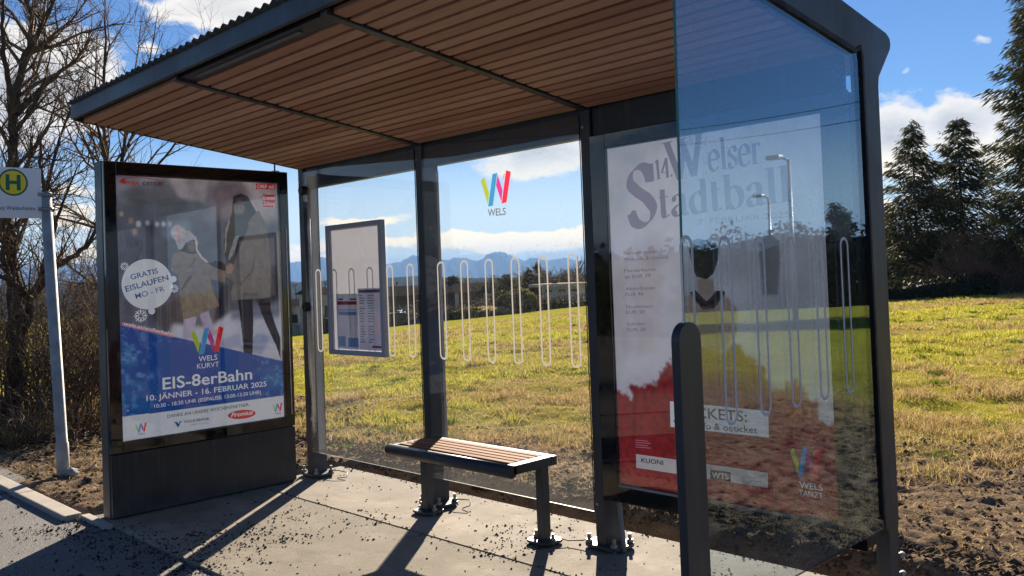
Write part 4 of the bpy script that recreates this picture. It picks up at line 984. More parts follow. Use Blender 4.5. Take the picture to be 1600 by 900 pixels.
# ------------------------------------------------------------------ trees
class Tubes:
    def __init__(s): s.V, s.F3, s.n = [], [], 0
    def add(s, pts, r, k=4):
        pts = np.asarray(pts, float); r = np.asarray(r, float); m = len(pts)
        T = np.gradient(pts, axis=0); T /= np.linalg.norm(T, axis=1)[:, None]+1e-9
        ref = np.array([.31, .77, .55]); A = ref-T*(T@ref)[:, None]; A /= np.linalg.norm(A, axis=1)[:, None]+1e-9; B = np.cross(T, A)
        an = np.arange(k)*2*math.pi/k
        R = pts[:, None]+(A[:, None]*np.cos(an)[None, :, None]+B[:, None]*np.sin(an)[None, :, None])*r[:, None, None]
        i = np.arange(m*k).reshape(m, k)+s.n
        s.V.append(R.reshape(-1, 3)); s.F3.append(np.stack([i[:-1], np.roll(i[:-1], -1, 1), np.roll(i[1:], -1, 1), i[1:]], -1).reshape(-1, 4)); s.n += m*k
    def mesh(s, name): return np_mesh(name, np.concatenate(s.V), np.concatenate(s.F3), True)
def resample(P, n):
    P = np.asarray(P, float); d = np.r_[0, np.cumsum(np.linalg.norm(np.diff(P, axis=0), axis=1))]; t = np.linspace(0, d[-1], n)
    return np.stack([np.interp(t, d, P[:, k]) for k in range(3)], 1), d[-1]
def sprout(tb, P, R, ln, depth, rg, per_m, up=.35, lo=.25, spread=1.0, minr=.0022):
    """side shoots along a branch polyline"""
    n = max(1, int(ln*per_m))
    for t in lo+(1-lo)*rg.random(n):
        f = t*(len(P)-1); i = min(int(f), len(P)-2); p = P[i]+(P[i+1]-P[i])*(f-i); d = P[i+1]-P[i]; d /= np.linalg.norm(d)+1e-9
        v = rg.normal(size=3); v -= d*(v@d); v /= np.linalg.norm(v)+1e-9
        d2 = d*(.35+.5*rg.random())+v*spread*(.5+.4*rg.random())+np.array([0, 0, up*rg.random()]); d2 /= np.linalg.norm(d2)
        L2 = ln*(.22+.38*rg.random())*(1.05-.55*t)
        if L2 < .06: continue
        L2 = min(L2, 1.45)
        m = 5 if depth else 4
        Q = [p]; dd = d2.copy()
        for _ in range(m-1):
            dd = dd+rg.normal(size=3)*.16+np.array([0, 0, up*.16]); dd /= np.linalg.norm(dd); Q.append(Q[-1]+dd*L2/(m-1))
        Q = np.array(Q); r0 = max(minr, min(R[i]*.62, .016*L2+.0015)); rr_ = np.linspace(r0, minr*.7, m)
        tb.add(Q, rr_, 4 if r0 > .008 else 3)
        if depth > 0: sprout(tb, Q, rr_, L2, depth-1, rg, per_m*1.35, up, .15, spread, minr)
def bare_tree(name, limbs, D, label, seed, group=None, per_m=4.5, depth=2, minr=.0022, m=('bark', 'twig'), base_px=None):
    """limbs: (photo polyline, start radius, end radius, outward depth) followed at distance D, pushed fore and aft"""
    rg = np.random.default_rng(seed)
    fw = np.array([CF[0], CF[1], 0]); fw /= np.linalg.norm(fw)
    def at(q, dz=0.):
        d = ray(q); t = (D+dz)/math.hypot(d[0], d[1]); return CAM+d*t
    b0 = at(limbs[0][0][0]); gz = surf(np.array([b0[0]]), np.array([b0[1]]))[0]
    root = empty(name, (b0[0], b0[1], gz), label, 'tree', group)
    tk, tw = Tubes(), Tubes()
    for j, (px, r0, r1, dz) in enumerate(limbs):
        if D < 20: r0, r1 = r0*.72, r1*.72
        n = len(px); P = np.array([at(q, dz*(i/(n-1))**1.0) for i, q in enumerate(px)])
        if j == 0: P[0, 2] = gz-.1
        P, ln = resample(P, max(8, int(n*3))); 
        P[1:-1] += (rg.random((len(P)-2, 3))-.5)*r0*.5
        R = r0+(r1-r0)*np.linspace(0, 1, len(P))**.8
        if j == 0: R[:2] *= (1.5, 1.15)
        tk.add(P, R, 9); sprout(tw, P, R, ln, depth, rg, per_m, minr=minr)
    link('trunk', tk.mesh('trunk'), m[0], root); link('crown', tw.mesh('crown'), m[1], root)
    return root
bare_tree('bare_tree', [
    ([(18, 660), (21, 610), (24, 545), (22, 470), (15, 400), (8, 350), (12, 300), (17, 250), (20, 205), (26, 160), (33, 120), (42, 85), (50, 48), (46, 15), (40, -30), (44, -90)], .16, .03, .2),
    ([(24, 545), (40, 500), (48, 468), (66, 440), (88, 415), (112, 400), (135, 385), (150, 358), (152, 325)], .10, .018, .8),
    ([(66, 440), (73, 400), (86, 350), (71, 300), (62, 250), (64, 212)], .06, .015, -.6), ([(48, 468), (18, 440), (-25, 420), (-60, 380)], .06, .012, -.8),
    ([(26, 175), (14, 130), (6, 92), (3, 50), (6, -2), (0, -60)], .055, .012, -.7), ([(26, 178), (45, 158), (75, 130), (96, 110), (116, 95), (133, 74), (143, 46)], .060, .012, .8),
    ([(42, 85), (60, 50), (80, 15), (90, -15), (97, -55)], .045, .010, -.7), ([(71, 300), (95, 210), (115, 160), (130, 112), (139, 98)], .032, .007, .7),
    ([(20, 210), (40, 185), (62, 150), (74, 110), (80, 70)], .04, .008, -1.0), ([(8, 350), (-20, 290), (-50, 200)], .06, .012, .6),
    ([(33, 120), (52, 100), (70, 60), (86, 40)], .03, .006, 1.0), ([(86, 350), (105, 300), (120, 262), (140, 240)], .03, .006, -.5)],
    11.6, 'large bare deciduous tree with forked trunk behind the stop sign', 2, per_m=9.0, minr=.0016)
bare_tree('bare_tree', [
    ([(196, 655), (190, 560), (182, 450), (172, 330), (166, 250), (160, 180), (163, 100), (165, 20), (160, -40)], .085, .012, .3),
    ([(172, 330), (190, 250), (197, 212), (202, 170), (214, 90), (222, 30)], .05, .006, .5), ([(182, 400), (205, 320), (232, 252), (250, 232), (268, 216)], .05, .007, -.4),
    ([(166, 250), (150, 190), (150, 110), (152, 55)], .035, .006, -.5), ([(190, 250), (215, 190), (236, 110), (255, 50)], .03, .005, .7), ([(197, 212), (225, 140), (240, 60), (246, 20)], .028, .005, -.6),
    ([(205, 320), (235, 270), (262, 240), (300, 190), (320, 110), (330, 60)], .032, .005, .8)],
    12.6, 'slender bare tree rising behind the advertising cabinet', 3, per_m=7.0, depth=1, group=None, minr=.0018)
def thicket(px, D, hpx, nst, label, seed, m='twig', spread=.9, arch=.5, lean=0., group='bare shrubs under the trees', depth=1, minr=.0026, name='bare_shrub'):
    rg = np.random.default_rng(seed); d = ray((px, 440)); t = D/math.hypot(d[0], d[1]); c = CAM+d*t
    gz = surf(np.array([c[0]]), np.array([c[1]]))[0]; h = hpx/FPX*D
    tb = Tubes()
    for k in range(nst):
        a = rg.random()*6.283; r_ = spread*math.sqrt(rg.random())*.5
        p = np.array([c[0]+r_*math.cos(a), c[1]+r_*math.sin(a), gz-.05]); hh = h*(.45+.6*rg.random()); o = spread*(.3+.9*rg.random())
        ts = np.linspace(0, 1, 8); Q = np.stack([p[0]+(math.cos(a)*o+lean)*ts**1.4, p[1]+math.sin(a)*o*ts**1.4, p[2]+hh*(ts-arch*.45*ts**3)], 1)
        Q[1:] += rg.normal(size=(7, 3))*.035*hh/1.5
        R = np.linspace(.008+.008*rg.random(), minr*.8, 8); tb.add(Q, R, 4); sprout(tb, Q, R, hh, depth, rg, 6.0, .25, .2, 1.0, minr)
    return tag(link(name, tb.mesh(name), m), label, 'shrub', group)
thicket(-25, 11.2, 260, 34, 'tangled bare shrub at the left edge beside the big tree', 31, spread=1.3)
thicket(45, 12.0, 250, 38, 'dense tangled bare shrub just behind the forked trunk', 32, spread=1.4)
thicket(95, 11.4, 240, 38, 'tangled bare shrub behind the grey sign pole', 33, spread=1.3)
thicket(138, 12.2, 250, 34, 'tangled bare shrub next to the advertising cabinet', 34, spread=1.2)
thicket(75, 13.6, 300, 34, 'taller bare shrub at the back of the thicket', 35, spread=1.7)
thicket(10, 14.0, 310, 34, 'bare shrub far back left of the forked trunk', 36, spread=1.9)
for k, (px, D, h) in enumerate(((25, 10.4, 120), (118, 10.6, 130))):
    thicket(px, D, h, 34, ('low dry bramble in front of the forked trunk', 'low dry bramble between sign pole and cabinet')[k], 41+k, spread=.9, arch=1.1, group='low dry brambles', name='bramble')

def ground_at(px, D, row=440):
    d = ray((px, row)); t = D/math.hypot(d[0], d[1]); c = CAM+d*t
    return np.array([c[0], c[1], surf(np.array([c[0]]), np.array([c[1]]))[0]])
def z_at(px, row, D): return CAM[2]+D*math.tan(azel((px, row))[1])
def spruce(px, D, top_row, base_w, label, seed, group, dens=1.0, leaf=.20, z0=.04, ragged=.35, name='spruce', xyz=None, htot=None, droop=.5):
    rg = np.random.default_rng(seed); c = ground_at(px, D) if xyz is None else np.array(xyz, float)
    h = htot or (z_at(px, top_row, D)-c[2])
    root = empty(name, tuple(c), label, 'tree', group)
    tb = Tubes(); zs = np.linspace(0, h, 12); tb.add(np.stack([np.full(12, c[0]), np.full(12, c[1]), c[2]+zs-.1], 1), np.maximum(.012, .016*h*(1-zs/h)), 8)
    C_, A_, S_ = [], [], []
    nw = int(h*2.6)
    for i in range(nw):
        t = (i+rg.random()*.8)/nw; z = h*(z0+(1-z0)*t); Lm = base_w/2*((1-t)**.9)*(1-.25*max(0, .25-t)/.25)
        nb = int(7+rg.integers(0, 4))
        for k in range(nb):
            a = 6.283*(k/nb)+rg.random()*.9; L_ = Lm*(1-ragged+ragged*2*rg.random()*.8)+.12
            ts = np.linspace(0, 1, 6); rr_ = L_*ts; zz = z+rg.normal()*.12-droop*L_*ts*(.2+.7*rg.random())+.32*L_*ts**2*(.4+.9*rg.random())
            Q = np.stack([c[0]+math.cos(a)*rr_, c[1]+math.sin(a)*rr_, c[2]+zz], 1)
            tb.add(Q, np.linspace(.010*L_+.006, .004, 6), 3)
            m = max(3, int(L_*75*dens)); u = rg.random(m)**.65*.98+.02
            p = np.stack([np.interp(u, ts, Q[:, j]) for j in range(3)], 1)
            w = .14+.36*L_*(1-u*.8)*.6
            p += np.stack([-math.sin(a)*w*rg.normal(size=m), math.cos(a)*w*rg.normal(size=m), -np.abs(rg.normal(size=m))*w*.9+.05], 1)
            C_.append(p); A_.append(a+rg.normal(size=m)*.6); S_.append(leaf*(.6+.8*rg.random(m)))
    p, a, s = np.concatenate(C_), np.concatenate(A_), np.concatenate(S_)
    n = len(p); d = np.stack([np.cos(a), np.sin(a), -.25-.6*rg.random(n)], 1); d /= np.linalg.norm(d, axis=1)[:, None]
    sd_ = np.cross(d, rg.normal(size=(n, 3))); sd_ /= np.linalg.norm(sd_, axis=1)[:, None]+1e-9
    s = s[:, None]
    V = np.stack([p-d*s*.5, p+sd_*s*.10, p+d*s*.85, p-sd_*s*.10], 1).reshape(-1, 3)
    link('trunk', tb.mesh('trunk'), 'bark', root)
    link('crown', np_mesh('crown', V, np.arange(4*n).reshape(n, 4)), 'needles', root)
    return root
GS = 'tall spruces beyond the right side of the meadow'
spruce(1436, 47, 186, 6.4, 'dark spruce with pointed top left of the pair beyond the hedge', 51, GS, .75, .26)
spruce(1508, 49, 178, 7.2, 'dark bushier spruce right of the pair beyond the hedge', 52, GS, .75, .27, ragged=.5)
spruce(1672, 41, -330, 6.6, 'tallest spruce at the right edge of the picture', 53, GS, .85, .28, ragged=.38)
spruce(1388, 53, 330, 5.0, 'small dark spruce just right of the shelter frame', 54, GS, 1.2, .24)
spruce(1572, 52, 372, 4.4, 'half hidden spruce between the pair and the tallest one', 55, GS, 1.2, .24)

def hedge(name, A, B_, hA, hB, wd, label, seed, leaf=.10, dens=420, m='hedge', group=None, cat='hedge', wav=.25, kind=None):
    """clipped hedge from ground point A to B with leafy faces over a twiggy core"""
    rg = np.random.default_rng(seed); A, B_ = np.array(A, float), np.array(B_, float); ax = B_-A; ln = np.linalg.norm(ax[:2]); ax /= ln; nr = np.array([-ax[1], ax[0], 0])
    n = int(ln*(2*max(hA, hB)+wd)*dens/10)
    s = rg.random(n)*ln; f = rg.random(n); hm = (hA+(hB-hA)*s/ln)*(1+wav*(fbm(s*.9, s*0+seed, 4, seed)-.5)*2)
    per = 2*hm+wd; q = f*per; off = np.where(q < hm, -wd/2, np.where(q < hm+wd, q-hm-wd/2, wd/2)); z = np.where(q < hm, q, np.where(q < hm+wd, hm, per-q))
    p = A+ax*s[:, None]+nr*off[:, None]; p[:, 2] = A[2]+(B_[2]-A[2])*s/ln+z; p += rg.normal(size=(n, 3))*.07*(1+wd*.3)
    d = rg.normal(size=(n, 3)); d /= np.linalg.norm(d, axis=1)[:, None]; e = np.cross(d, rg.normal(size=(n, 3))); e /= np.linalg.norm(e, axis=1)[:, None]; L_ = (leaf*(.6+.8*rg.random(n)))[:, None]
    V = np.stack([p-d*L_*.6, p+e*L_*.4, p+d*L_*.6, p-e*L_*.4], 1).reshape(-1, 3)
    root = empty(name, tuple(A), label, cat, group)
    link('foliage', np_mesh('foliage', V, np.arange(4*n).reshape(n, 4)), m, root)
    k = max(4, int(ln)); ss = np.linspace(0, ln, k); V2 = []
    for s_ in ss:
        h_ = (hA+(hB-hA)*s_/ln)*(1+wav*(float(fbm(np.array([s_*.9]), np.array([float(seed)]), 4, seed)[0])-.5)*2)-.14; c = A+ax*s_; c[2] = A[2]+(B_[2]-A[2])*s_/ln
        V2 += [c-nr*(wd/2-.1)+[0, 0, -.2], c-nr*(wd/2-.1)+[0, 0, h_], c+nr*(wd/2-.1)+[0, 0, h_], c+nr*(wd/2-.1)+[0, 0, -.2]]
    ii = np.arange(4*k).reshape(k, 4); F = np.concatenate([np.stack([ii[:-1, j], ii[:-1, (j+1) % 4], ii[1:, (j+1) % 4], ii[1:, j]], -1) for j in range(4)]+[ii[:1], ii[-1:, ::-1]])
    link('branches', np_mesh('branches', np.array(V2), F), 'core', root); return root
gA, gB = ground_at(1365, 36.0), ground_at(1545, 39.0)
hedge('hedge', gA, gB, z_at(1390, 444, 36)-gA[2], z_at(1530, 431, 39)-gB[2], 1.2, 'long dark clipped hedge at the far right edge of the meadow', 5, .12, 900)
# concrete wall and reddish shrubs beside it
wA, wB = ground_at(1557, 41), ground_at(1760, 44); dv = Vector(wB-wA); 
b = MB(); hgt = z_at(1565, 428, 41)-wA[2]
for sgn in (1,):
    nrm = Vector((-dv.y, dv.x, 0)).normalized()*.12
    pts = [Vector(wA)-nrm, Vector(wB)-nrm, Vector(wB)+nrm, Vector(wA)+nrm]
    lo_ = [b.bm.verts.new((p.x, p.y, wA[2]-.4)) for p in pts]; hi_ = [b.bm.verts.new((p.x, p.y, wA[2]+hgt)) for p in pts]
    for i in range(4): b.bm.faces.new((lo_[i], lo_[(i+1) % 4], hi_[(i+1) % 4], hi_[i]))
    b.bm.faces.new(hi_); b.bm.faces.new(lo_[::-1])
tag(b.build('garden_wall', 'concretewall'), 'weathered grey concrete wall at the end of the dark hedge', 'wall')
thicket(1550, 40, 62, 40, 'reddish bare shrub between the dark hedge and the grey wall', 61, 'redtwig', 2.0, .4, group='reddish shrubs by the wall', minr=.010)
thicket(1592, 40.2, 62, 40, 'reddish bare shrub growing in front of the grey wall', 62, 'redtwig', 2.2, .4, group='reddish shrubs by the wall', minr=.010)
thicket(1575, 44, 95, 46, 'taller brown bare shrub behind the grey wall', 63, 'twig', 3.0, .3, group='reddish shrubs by the wall', minr=.012)

# ------------------------------------------------------------------ village seen through the rear panes
def frame_of(px, D): 
    c = ground_at(px, D); a = azel((px, 440))[0]; r_ = np.array([math.cos(a), -math.sin(a), 0]); f = np.array([math.sin(a), math.cos(a), 0]); return c, r_, f
def house(name, xl, xr, D, eave, ridge, depth, walls, roofm, label, gable_front=False, flat_roof=False, turn=.2, windows=(), over=.35, basem=None):
    """xl, xr, eave, ridge: photo columns and rows of the facade at distance D"""
    c, r_, f = frame_of((xl+xr)/2, D); w = (xr-xl)/FPX*D; he = z_at((xl+xr)/2, eave, D)-c[2]; hr = z_at((xl+xr)/2, ridge, D)-c[2]
    root = empty(name, tuple(c), label, 'house'); ca, sa = math.cos(turn), math.sin(turn); r2 = r_*ca+f*sa; f2 = f*ca-r_*sa
    G = lambda x, y, z: tuple(c+r2*x+f2*y+np.array([0, 0, z]))
    def solid(pts_bottom, pts_top, nm, m, parent):
        b = MB(); A = [b.bm.verts.new(G(*p)) for p in pts_bottom]; B = [b.bm.verts.new(G(*p)) for p in pts_top]; n = len(A)
        for i in range(n): b.bm.faces.new((A[i], A[(i+1) % n], B[(i+1) % n], B[i]))
        b.bm.faces.new(A[::-1]); b.bm.faces.new(B); bmesh.ops.recalc_face_normals(b.bm, faces=b.bm.faces[:]); return b.build(nm, m, parent)
    R4 = lambda x0, x1, y0, y1, z: [(x0, y0, z), (x1, y0, z), (x1, y1, z), (x0, y1, z)]
    wl = solid(R4(-w/2, w/2, 0, depth, -2.5), R4(-w/2, w/2, 0, depth, he), 'wall', walls, root)
    if flat_roof: rf = solid(R4(-w/2-over, w/2+over, -over, depth+over, he+.01), R4(-w/2-over, w/2+over, -over, depth+over, hr), 'roof', roofm, root)
    elif gable_front:
        solid([(-w/2, 0, he+.01), (w/2, 0, he+.01), (0, 0, hr-.1)], [(-w/2, depth, he+.01), (w/2, depth, he+.01), (0, depth, hr-.1)], 'gable', walls, root)
        rf = solid([(-w/2-over, -over, he-.1), (0, -over, hr), (w/2+over, -over, he-.1), (0, -over, hr+.22)], [(-w/2-over, depth+over, he-.1), (0, depth+over, hr), (w/2+over, depth+over, he-.1), (0, depth+over, hr+.22)], 'roof', roofm, root)
    else:
        rf = solid([(-w/2-over, -over, he+.02), (-w/2-over, depth+over, he+.02), (-w/2-over, depth/2, hr)], [(w/2+over, -over, he+.02), (w/2+over, depth+over, he+.02), (w/2+over, depth/2, hr)], 'roof', roofm, root)
    for (u0, u1, v0, v1) in windows:
        fr = solid(R4(-w/2+u0*w, -w/2+u1*w, -.06, -.02, v0*he), R4(-w/2+u0*w, -w/2+u1*w, -.06, -.02, v1*he), 'window', 'window', root)
        solid(R4(-w/2+u0*w-.08, -w/2+u1*w+.08, -.10, -.063, v0*he-.10), R4(-w/2+u0*w-.08, -w/2+u1*w+.08, -.10, -.063, v0*he-.02), 'sill', 'roofpale', fr)
    return root, G, w, he, hr
h, G, w, he, hr = house('house', 846, 906, 82, 447.5, 443, 9, 'housewhite', 'roofpale', 'white flat roofed house with three narrow windows and overhanging roof', flat_roof=True, turn=-.15, over=1.1, windows=((.10, .26, .74, .86), (.44, .62, .74, .86), (.76, .92, .74, .86)))
b = MB(); p = G(-w*.30, 3, hr); b.box(p[0]-.2, p[0]+.2, p[1]-.2, p[1]+.2, p[2], p[2]+.35, .02); b.build('chimney', 'darkwood', h)
house('annex', 905, 950, 86, 449, 446.5, 7, 'concretewall', 'roofpale', 'low grey annex with flat roof right of the white flat roofed house', flat_roof=True, turn=-.15, over=.5)
house('house', 741, 773, 84, 462, 455, 8, 'housewhite', 'roofdark', 'white gabled house between the dark timber house and the tall conifers', gable_front=True, turn=.3, windows=((.14, .34, .62, .80), (.62, .84, .62, .80), (.38, .60, .25, .50)))
h, G, w, he, hr = house('house', 692, 742, 80, 457, 443, 9, 'darkwood', 'roofdark', 'dark timber house with steep roof and one pale wall panel', gable_front=False, turn=-.2, windows=((.62, .74, .45, .7), (.80, .92, .45, .7)))
b = MB(); vs = [b.bm.verts.new(G(*p)) for p in ((-w*.14, -.03, .2), (-w*.02, -.03, .2), (-w*.02, -.03, he), (-w*.14, -.03, he+.0))]; b.bm.faces.new(vs); o = b.build('pale_panel', 'beige', h); md = o.modifiers.new('t', 'SOLIDIFY'); md.thickness = .03
house('house', 606, 662, 78, 462, 447, 9, 'darkwood', 'roofdark', 'long dark house with low roof seen right of the timetable case', turn=.1, windows=((.2, .3, .4, .65), (.45, .55, .4, .65)))
house('house', 500, 520, 76, 460, 449, 8, 'concretewall', 'roofdark', 'grey house seen left of the timetable case', turn=.25, windows=((.3, .6, .45, .7),))
house('house', 528, 590, 84, 462, 448, 9, 'beige', 'roofdark', 'beige house hidden behind the timetable case', turn=.1)
house('house', 446, 474, 84, 478, 468, 8, 'concretewall', 'roofdark', 'small pale house between the cabinet and the far post', turn=.2, windows=((.3, .6, .4, .7),))
house('garden_shed', 621, 634, 70, 489, 485, 2.2, 'plain_sky', 'plain_sky', 'small pale blue garden shed in front of the long dark house', turn=.1, over=.1)
hA_, hB_ = ground_at(832, 72), ground_at(925, 74)
hedge('hedge', hA_, hB_, z_at(850, 473, 72)-hA_[2], z_at(915, 468, 74)-hB_[2], 1.4, 'dark hedge in front of the white flat roofed house', 7, .20, 240)
hA_, hB_ = ground_at(688, 68), ground_at(748, 70)
hedge('hedge', hA_, hB_, z_at(690, 487, 68)-hA_[2], z_at(745, 488, 70)-hB_[2], 1.2, 'low dark hedge in front of the dark timber house', 8, .2, 240)
hA_, hB_ = ground_at(500, 66), ground_at(668, 68)
hedge('hedge', hA_, hB_, z_at(520, 494, 66)-hA_[2], z_at(650, 487, 68)-hB_[2], 1.4, 'dark hedge along the far field edge in the first pane', 9, .2, 240)
GV = 'conifers among the village houses'
for k, (px, D, row, wd, lab) in enumerate(((708, 86, 427, 4.6, 'dark conifer behind the dark timber house'), (771, 88, 432, 3.4, 'slim dark conifer right of the white gabled house'), (792, 80, 428, 5.2, 'broad dark conifer in the middle of the village'),
        (783, 72, 452, 4.0, 'dark rounded conifer in front of the broad one'), (827, 90, 421, 4.2, 'dark pine left of the white flat roofed house'), (820, 74, 466, 2.6, 'dark columnar conifer at the corner of the flat roofed house'), (831, 73, 470, 2.4, 'second columnar conifer beside the flat roofed house'),
        (841, 92, 410, 1.6, 'thin lanky conifer rising behind the flat roof'), (755, 92, 440, 4.2, 'dark conifer behind the white gabled house'), (640, 90, 455, 5.0, 'dark conifer behind the long dark house'), (655, 74, 468, 3.0, 'dark bush beside the middle post'))):
    spruce(px, D, row, wd, lab, 70+k, GV, .9, .34, ragged=.4, name='conifer')
def bush(px, D, row, wd, label, seed, m, name='bush', group=None):
    rg = np.random.default_rng(seed); c = ground_at(px, D); h = z_at(px, row, D)-c[2]; n = 5200
    d = rg.normal(size=(n, 3)); d /= np.linalg.norm(d, axis=1)[:, None]; rr_ = (.55+.5*rg.random(n)**.5)*(1+.35*(fbm(d[:, 0]*2.4+seed, d[:, 2]*2.4+d[:, 1]*2, 3, seed)-.5)*2)
    p = c+d*rr_[:, None]*np.array([wd/2, wd/2, h/2])+np.array([0, 0, h/2]); p[:, 2] = np.maximum(p[:, 2], c[2])
    e = rg.normal(size=(n, 3)); e /= np.linalg.norm(e, axis=1)[:, None]; g = np.cross(e, rg.normal(size=(n, 3))); g /= np.linalg.norm(g, axis=1)[:, None]; s = (.16+.16*rg.random(n))[:, None]
    return tag(link(name, np_mesh(name, np.stack([p-e*s, p+g*s*.6, p+e*s, p-g*s*.6], 1).reshape(-1, 3), np.arange(4*n).reshape(n, 4)), m), label, 'bush', group)
bush(809, 70, 456, 2.5, 'round yellow green bush in front of the conifers', 91, 'brush'); bush(733, 68, 484, 2.0, 'small green bush on the field edge', 92, 'brush'); bush(762, 69, 482, 3.0, 'straw coloured bush in front of the white gabled house', 93, 'drygrass')
def far_bare(px, D, row, label, seed, group='bare trees among the village houses', w=1.0):
    rr_ = random.Random(seed); h_ = (445-row); lim = [([(px, 495), (px+1, 470), (px-1, 445), (px+rr_.uniform(-2, 2), row+h_*.5), (px+rr_.uniform(-2, 2), row)], .15, .02, 0.)]
    for k in range(13):
        f = rr_.uniform(.05, .75); y0 = 445-h_*f; dx = (1-f)*rr_.uniform(.25, .50)*h_*rr_.choice((-1, 1))*w; up_ = (1-f)*h_*rr_.uniform(.4, .85)
        lim.append(([(px, y0), (px+dx*.45, y0-up_*.38), (px+dx, y0-up_)], .06, .014, rr_.uniform(-1.5, 1.5)))
    return bare_tree('bare_tree', lim, D, label, seed, group, 1.6, 1, .016)
BRUSH = ['brown bare brush behind the small pale house', 'brown bare brush behind the grey house left of the timetable case', 'brown bare brush behind the left half of the timetable case', 'brown bare brush behind the right half of the timetable case',
         'brown bare brush behind the left half of the long dark house', 'brown bare brush behind the right half of the long dark house', 'brown bare brush behind the left end of the dark timber house', 'brown bare brush behind the right end of the dark timber house', 'brown bare brush behind the white gabled house',
         'brown bare brush behind the broad dark conifer', 'brown bare brush behind the round yellow green bush', 'brown bare brush behind the left end of the flat roof', 'brown bare brush behind the middle of the flat roof', 'brown bare brush behind the low grey annex',
         'brown bare brush in front of the long dark house', 'brown bare brush beside the pale blue garden shed', 'brown bare brush in front of the dark timber house', 'brown bare brush in front of the white gabled house', 'brown bare brush at the foot of the columnar conifers', 'brown bare brush in front of the low grey annex']
for k, (px, D, hp) in enumerate(((470, 96, 52), (505, 98, 50), (545, 97, 52), (585, 99, 52), (625, 96, 54), (655, 95, 54), (698, 96, 52), (728, 94, 56), (752, 97, 52), (778, 96, 54), (806, 95, 52), (845, 98, 56), (880, 97, 58), (908, 99, 56), (640, 73, 30), (612, 74, 28), (700, 72, 30), (748, 74, 28), (822, 75, 30), (910, 76, 26))):
    thicket(px, D, hp, 46, BRUSH[k], 200+k, 'twig', 4.2, .3, group='bare brush among the village houses', depth=1, minr=.018, name='bare_shrub')
far_bare(903, 84, 399, 'bare tree standing right of the white flat roofed house', 101)
far_bare(857, 104, 424, 'bare tree behind the roof of the flat roofed house', 102); far_bare(730, 100, 433, 'bare tree behind the white gabled house', 103); far_bare(620, 100, 440, 'bare tree behind the long dark house', 104); far_bare(508, 92, 438, 'bare tree left of the timetable case', 105); far_bare(462, 90, 445, 'bare tree between the cabinet and the far post', 106); far_bare(880, 110, 428, 'bare tree far behind the flat roof', 107, w=1.2)

# ------------------------------------------------------------------ what the side screen mirrors: gardens to the right of the picture
def mir(px, D, row=430): 
    c = ground_at(px, D, row); q = np.array([2*3.81-c[0], c[1], 0]); q[2] = surf(np.array([q[0]]), np.array([q[1]]))[0]; return q
mA, mB = mir(1040, 31), mir(1352, 33)
hedge('hedge', mA, mB, 2.4, 2.7, 1.5, 'tall dark garden hedge right of the meadow mirrored in the side screen', 15, .12, 500)
c = mir(1310, 42); spruce(0, 0, 0, 1.5, 'slim dark cypress mirrored in the side screen', 16, 'cypresses behind the garden hedge', 1.6, .2, ragged=.15, name='cypress', xyz=c, htot=4.2, droop=-1.2)
c = mir(1326, 42); spruce(0, 0, 0, 1.3, 'shorter cypress beside the slim one mirrored in the side screen', 17, 'cypresses behind the garden hedge', 1.6, .2, ragged=.15, name='cypress', xyz=c, htot=3.7, droop=-1.2)
def lamp_post(px, D, top_row, side, label):
    c = mir(px, D); h_ = CAM[2]+D*math.tan(azel((px, top_row))[1])-c[2]; root = empty('street_lamp', tuple(c), label, 'street lamp', 'street lamps along the road to the right')
    b = MB(); b.tube([(c[0], c[1], c[2]-.2), (c[0], c[1], c[2]+h_*.5), (c[0], c[1], c[2]+h_)], [.075, .06, .045], 10); b.build('pole', 'steel', root)
    b = MB(); b.tube([(c[0], c[1], c[2]+h_-.02), (c[0]+side*.18, c[1]-.1, c[2]+h_+.05)], .03, 8); b.build('arm', 'steel', root)
    b = MB(); b.box(c[0]+side*.15, c[0]+side*.55, c[1]-.22, c[1]+.02, c[2]+h_+.02, c[2]+h_+.13, .03); b.build('lamp_head', 'alu', root)
lamp_post(1240, 24, 248, 1, 'tall grey street lamp mirrored in the side screen'); lamp_post(1206, 34, 308, 1, 'shorter street lamp above the hedge mirrored in the side screen')
p0, p1 = mir(900, 60), mir(1500, 45)
for k, zz in enumerate((9.6, 8.7)):
    b = MB(); a, e = Vector((p0[0], p0[1], zz+1.2)), Vector((p1[0], p1[1], zz)); e2 = a+(e-a)*1.0
    b.tube([a.lerp(e2, t)+Vector((0, 0, -.5*4*t*(1-t))) for t in np.linspace(0, 1, 12)], .02, 5)
    tag(b.build('power_line', 'wire'), ('upper overhead wire mirrored in the side screen', 'lower overhead wire mirrored in the side screen')[k], 'wire', 'overhead wires')
for k, q in enumerate((p0, p1)):
    b = MB(); b.tube([(q[0], q[1], q[2]-.3), (q[0], q[1], 11.0-1.1*k)], [.14, .09], 10); tag(b.build('utility_pole', 'bark'), ('wooden utility pole at the far end of the wires', 'wooden utility pole at the near end of the wires')[k], 'pole', 'utility poles')
c = mir(1530, 46); root = empty('house', tuple(c), 'dark roofed house behind the garden hedge mirrored in the side screen', 'house')
b = MB(); b.box(c[0]-5, c[0]+4, c[1]-1, c[1]+7, c[2]-1, c[2]+2.6); b.build('wall', 'beige', root)
b = MB(); b.prism([(c[1]-1.6, c[2]+2.61), (c[1]+7.6, c[2]+2.61), (c[1]+3, c[2]+5.2)], 0, c[0]-5.6, c[0]+4.6); b.build('roof', 'roofdark', root)
# hedge over the road, mirrored faintly in the rear panes and the cabinet
hedge('hedge', (-60, -13.8, .1), (30, -13.8, .1), 1.9, 2.2, 1.4, 'long hedge on the far side of the road', 18, .2, 90)

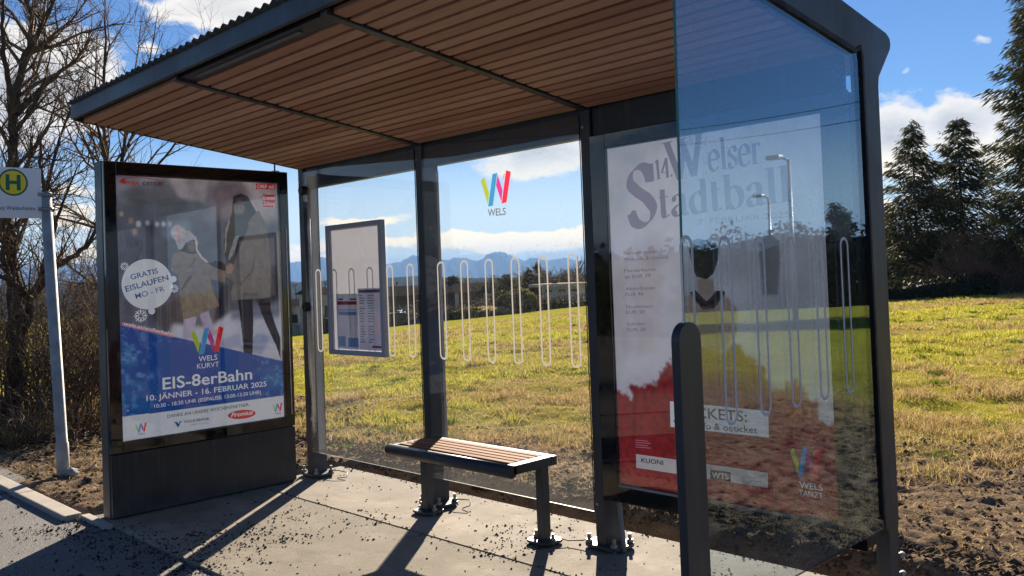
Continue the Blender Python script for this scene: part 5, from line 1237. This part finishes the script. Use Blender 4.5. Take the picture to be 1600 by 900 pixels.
# ------------------------------------------------------------------ wooded ridge and mountains
def ridge(name, prof, D0, D1, m, label, na, nd, rough, seed, z_base):
    az0, az1 = azel((prof[0][0], 435))[0], azel((prof[-1][0], 435))[0]
    aa = np.linspace(az0, az1, na); pa = [azel((p[0], 435))[0] for p in prof]; pe = [azel(p)[1] for p in prof]
    el = np.interp(aa, pa, pe); dd = np.linspace(0, 1, nd)
    A, T = np.meshgrid(aa, dd); D = D0+(D1-D0)*T
    hz = np.tan(np.interp(A, aa, el))*(D0+(D1-D0)*.5)+CAM[2]-z_base
    shp = np.sin(np.clip(T*1.0, 0, 1)*math.pi)**.8
    rg_ = 1-np.abs(fbm(A*90, T*5, 5, seed)-.5)*2
    z = z_base+hz*shp*(1+rough*(rg_-.72)*(1-.75*np.exp(-((T-.5)/.12)**2)))
    z += (fbm(A*900, T*30, 3, seed+9)-.5)*hz*rough*.10
    V = np.stack([CAM[0]+D*np.sin(A), CAM[1]+D*np.cos(A), z], -1).reshape(-1, 3)
    i = np.arange(na*nd).reshape(nd, na); F = np.stack([i[:-1, :-1], i[:-1, 1:], i[1:, 1:], i[1:, :-1]], -1).reshape(-1, 4)
    return tag(link(name, np_mesh(name, V, F, False), m), label, kind='structure')
MP = [(-250, 418), (-120, 412), (0, 416), (90, 414), (180, 416), (300, 414), (400, 413), (455, 411), (480, 412), (497, 404), (515, 404), (530, 411), (565, 408), (600, 413), (628, 410), (645, 402), (660, 401), (680, 406), (700, 408), (716, 404), (732, 406), (747, 409), (757, 404), (766, 397), (774, 394.5), (790, 395.5), (800, 401), (814, 406), (822, 408), (830, 404), (840, 404), (850, 407), (858, 409), (868, 406), (884, 404), (897, 408), (915, 409), (960, 406), (1020, 410), (1100, 405), (1200, 409), (1320, 404)]
ridge('mountains', MP, 8200, 10800, 'mountain', 'jagged mountain range on the horizon', 900, 40, .55, 7, -40)
ridge('wooded_hills', [(-250, 452), (0, 447), (120, 442), (300, 438), (440, 441), (500, 440), (560, 437), (610, 435), (640, 432.5), (664, 432), (700, 434), (760, 434.5), (820, 434), (870, 433), (920, 431), (1000, 430), (1300, 425)], 1300, 2100, 'farwood', 'low wooded hills in front of the mountains', 700, 24, .5, 17, -24)

# ------------------------------------------------------------------ air
b = MB(); b.box(-13800, 13800, -13800, 13800, -60, 285)
m, t, fin = mat('air'); vol = t.n('ShaderNodeVolumePrincipled', I={'Color': (.27, .52, .97, 1), 'Density': .00013, 'Anisotropy': 0.0})
m.node_tree.links.new(vol, [n_ for n_ in m.node_tree.nodes if n_.type == 'OUTPUT_MATERIAL'][0].inputs['Volume'])
M['air'] = m
tag(b.build('haze', 'air'), 'thin blue haze in front of the far mountains', kind='stuff')
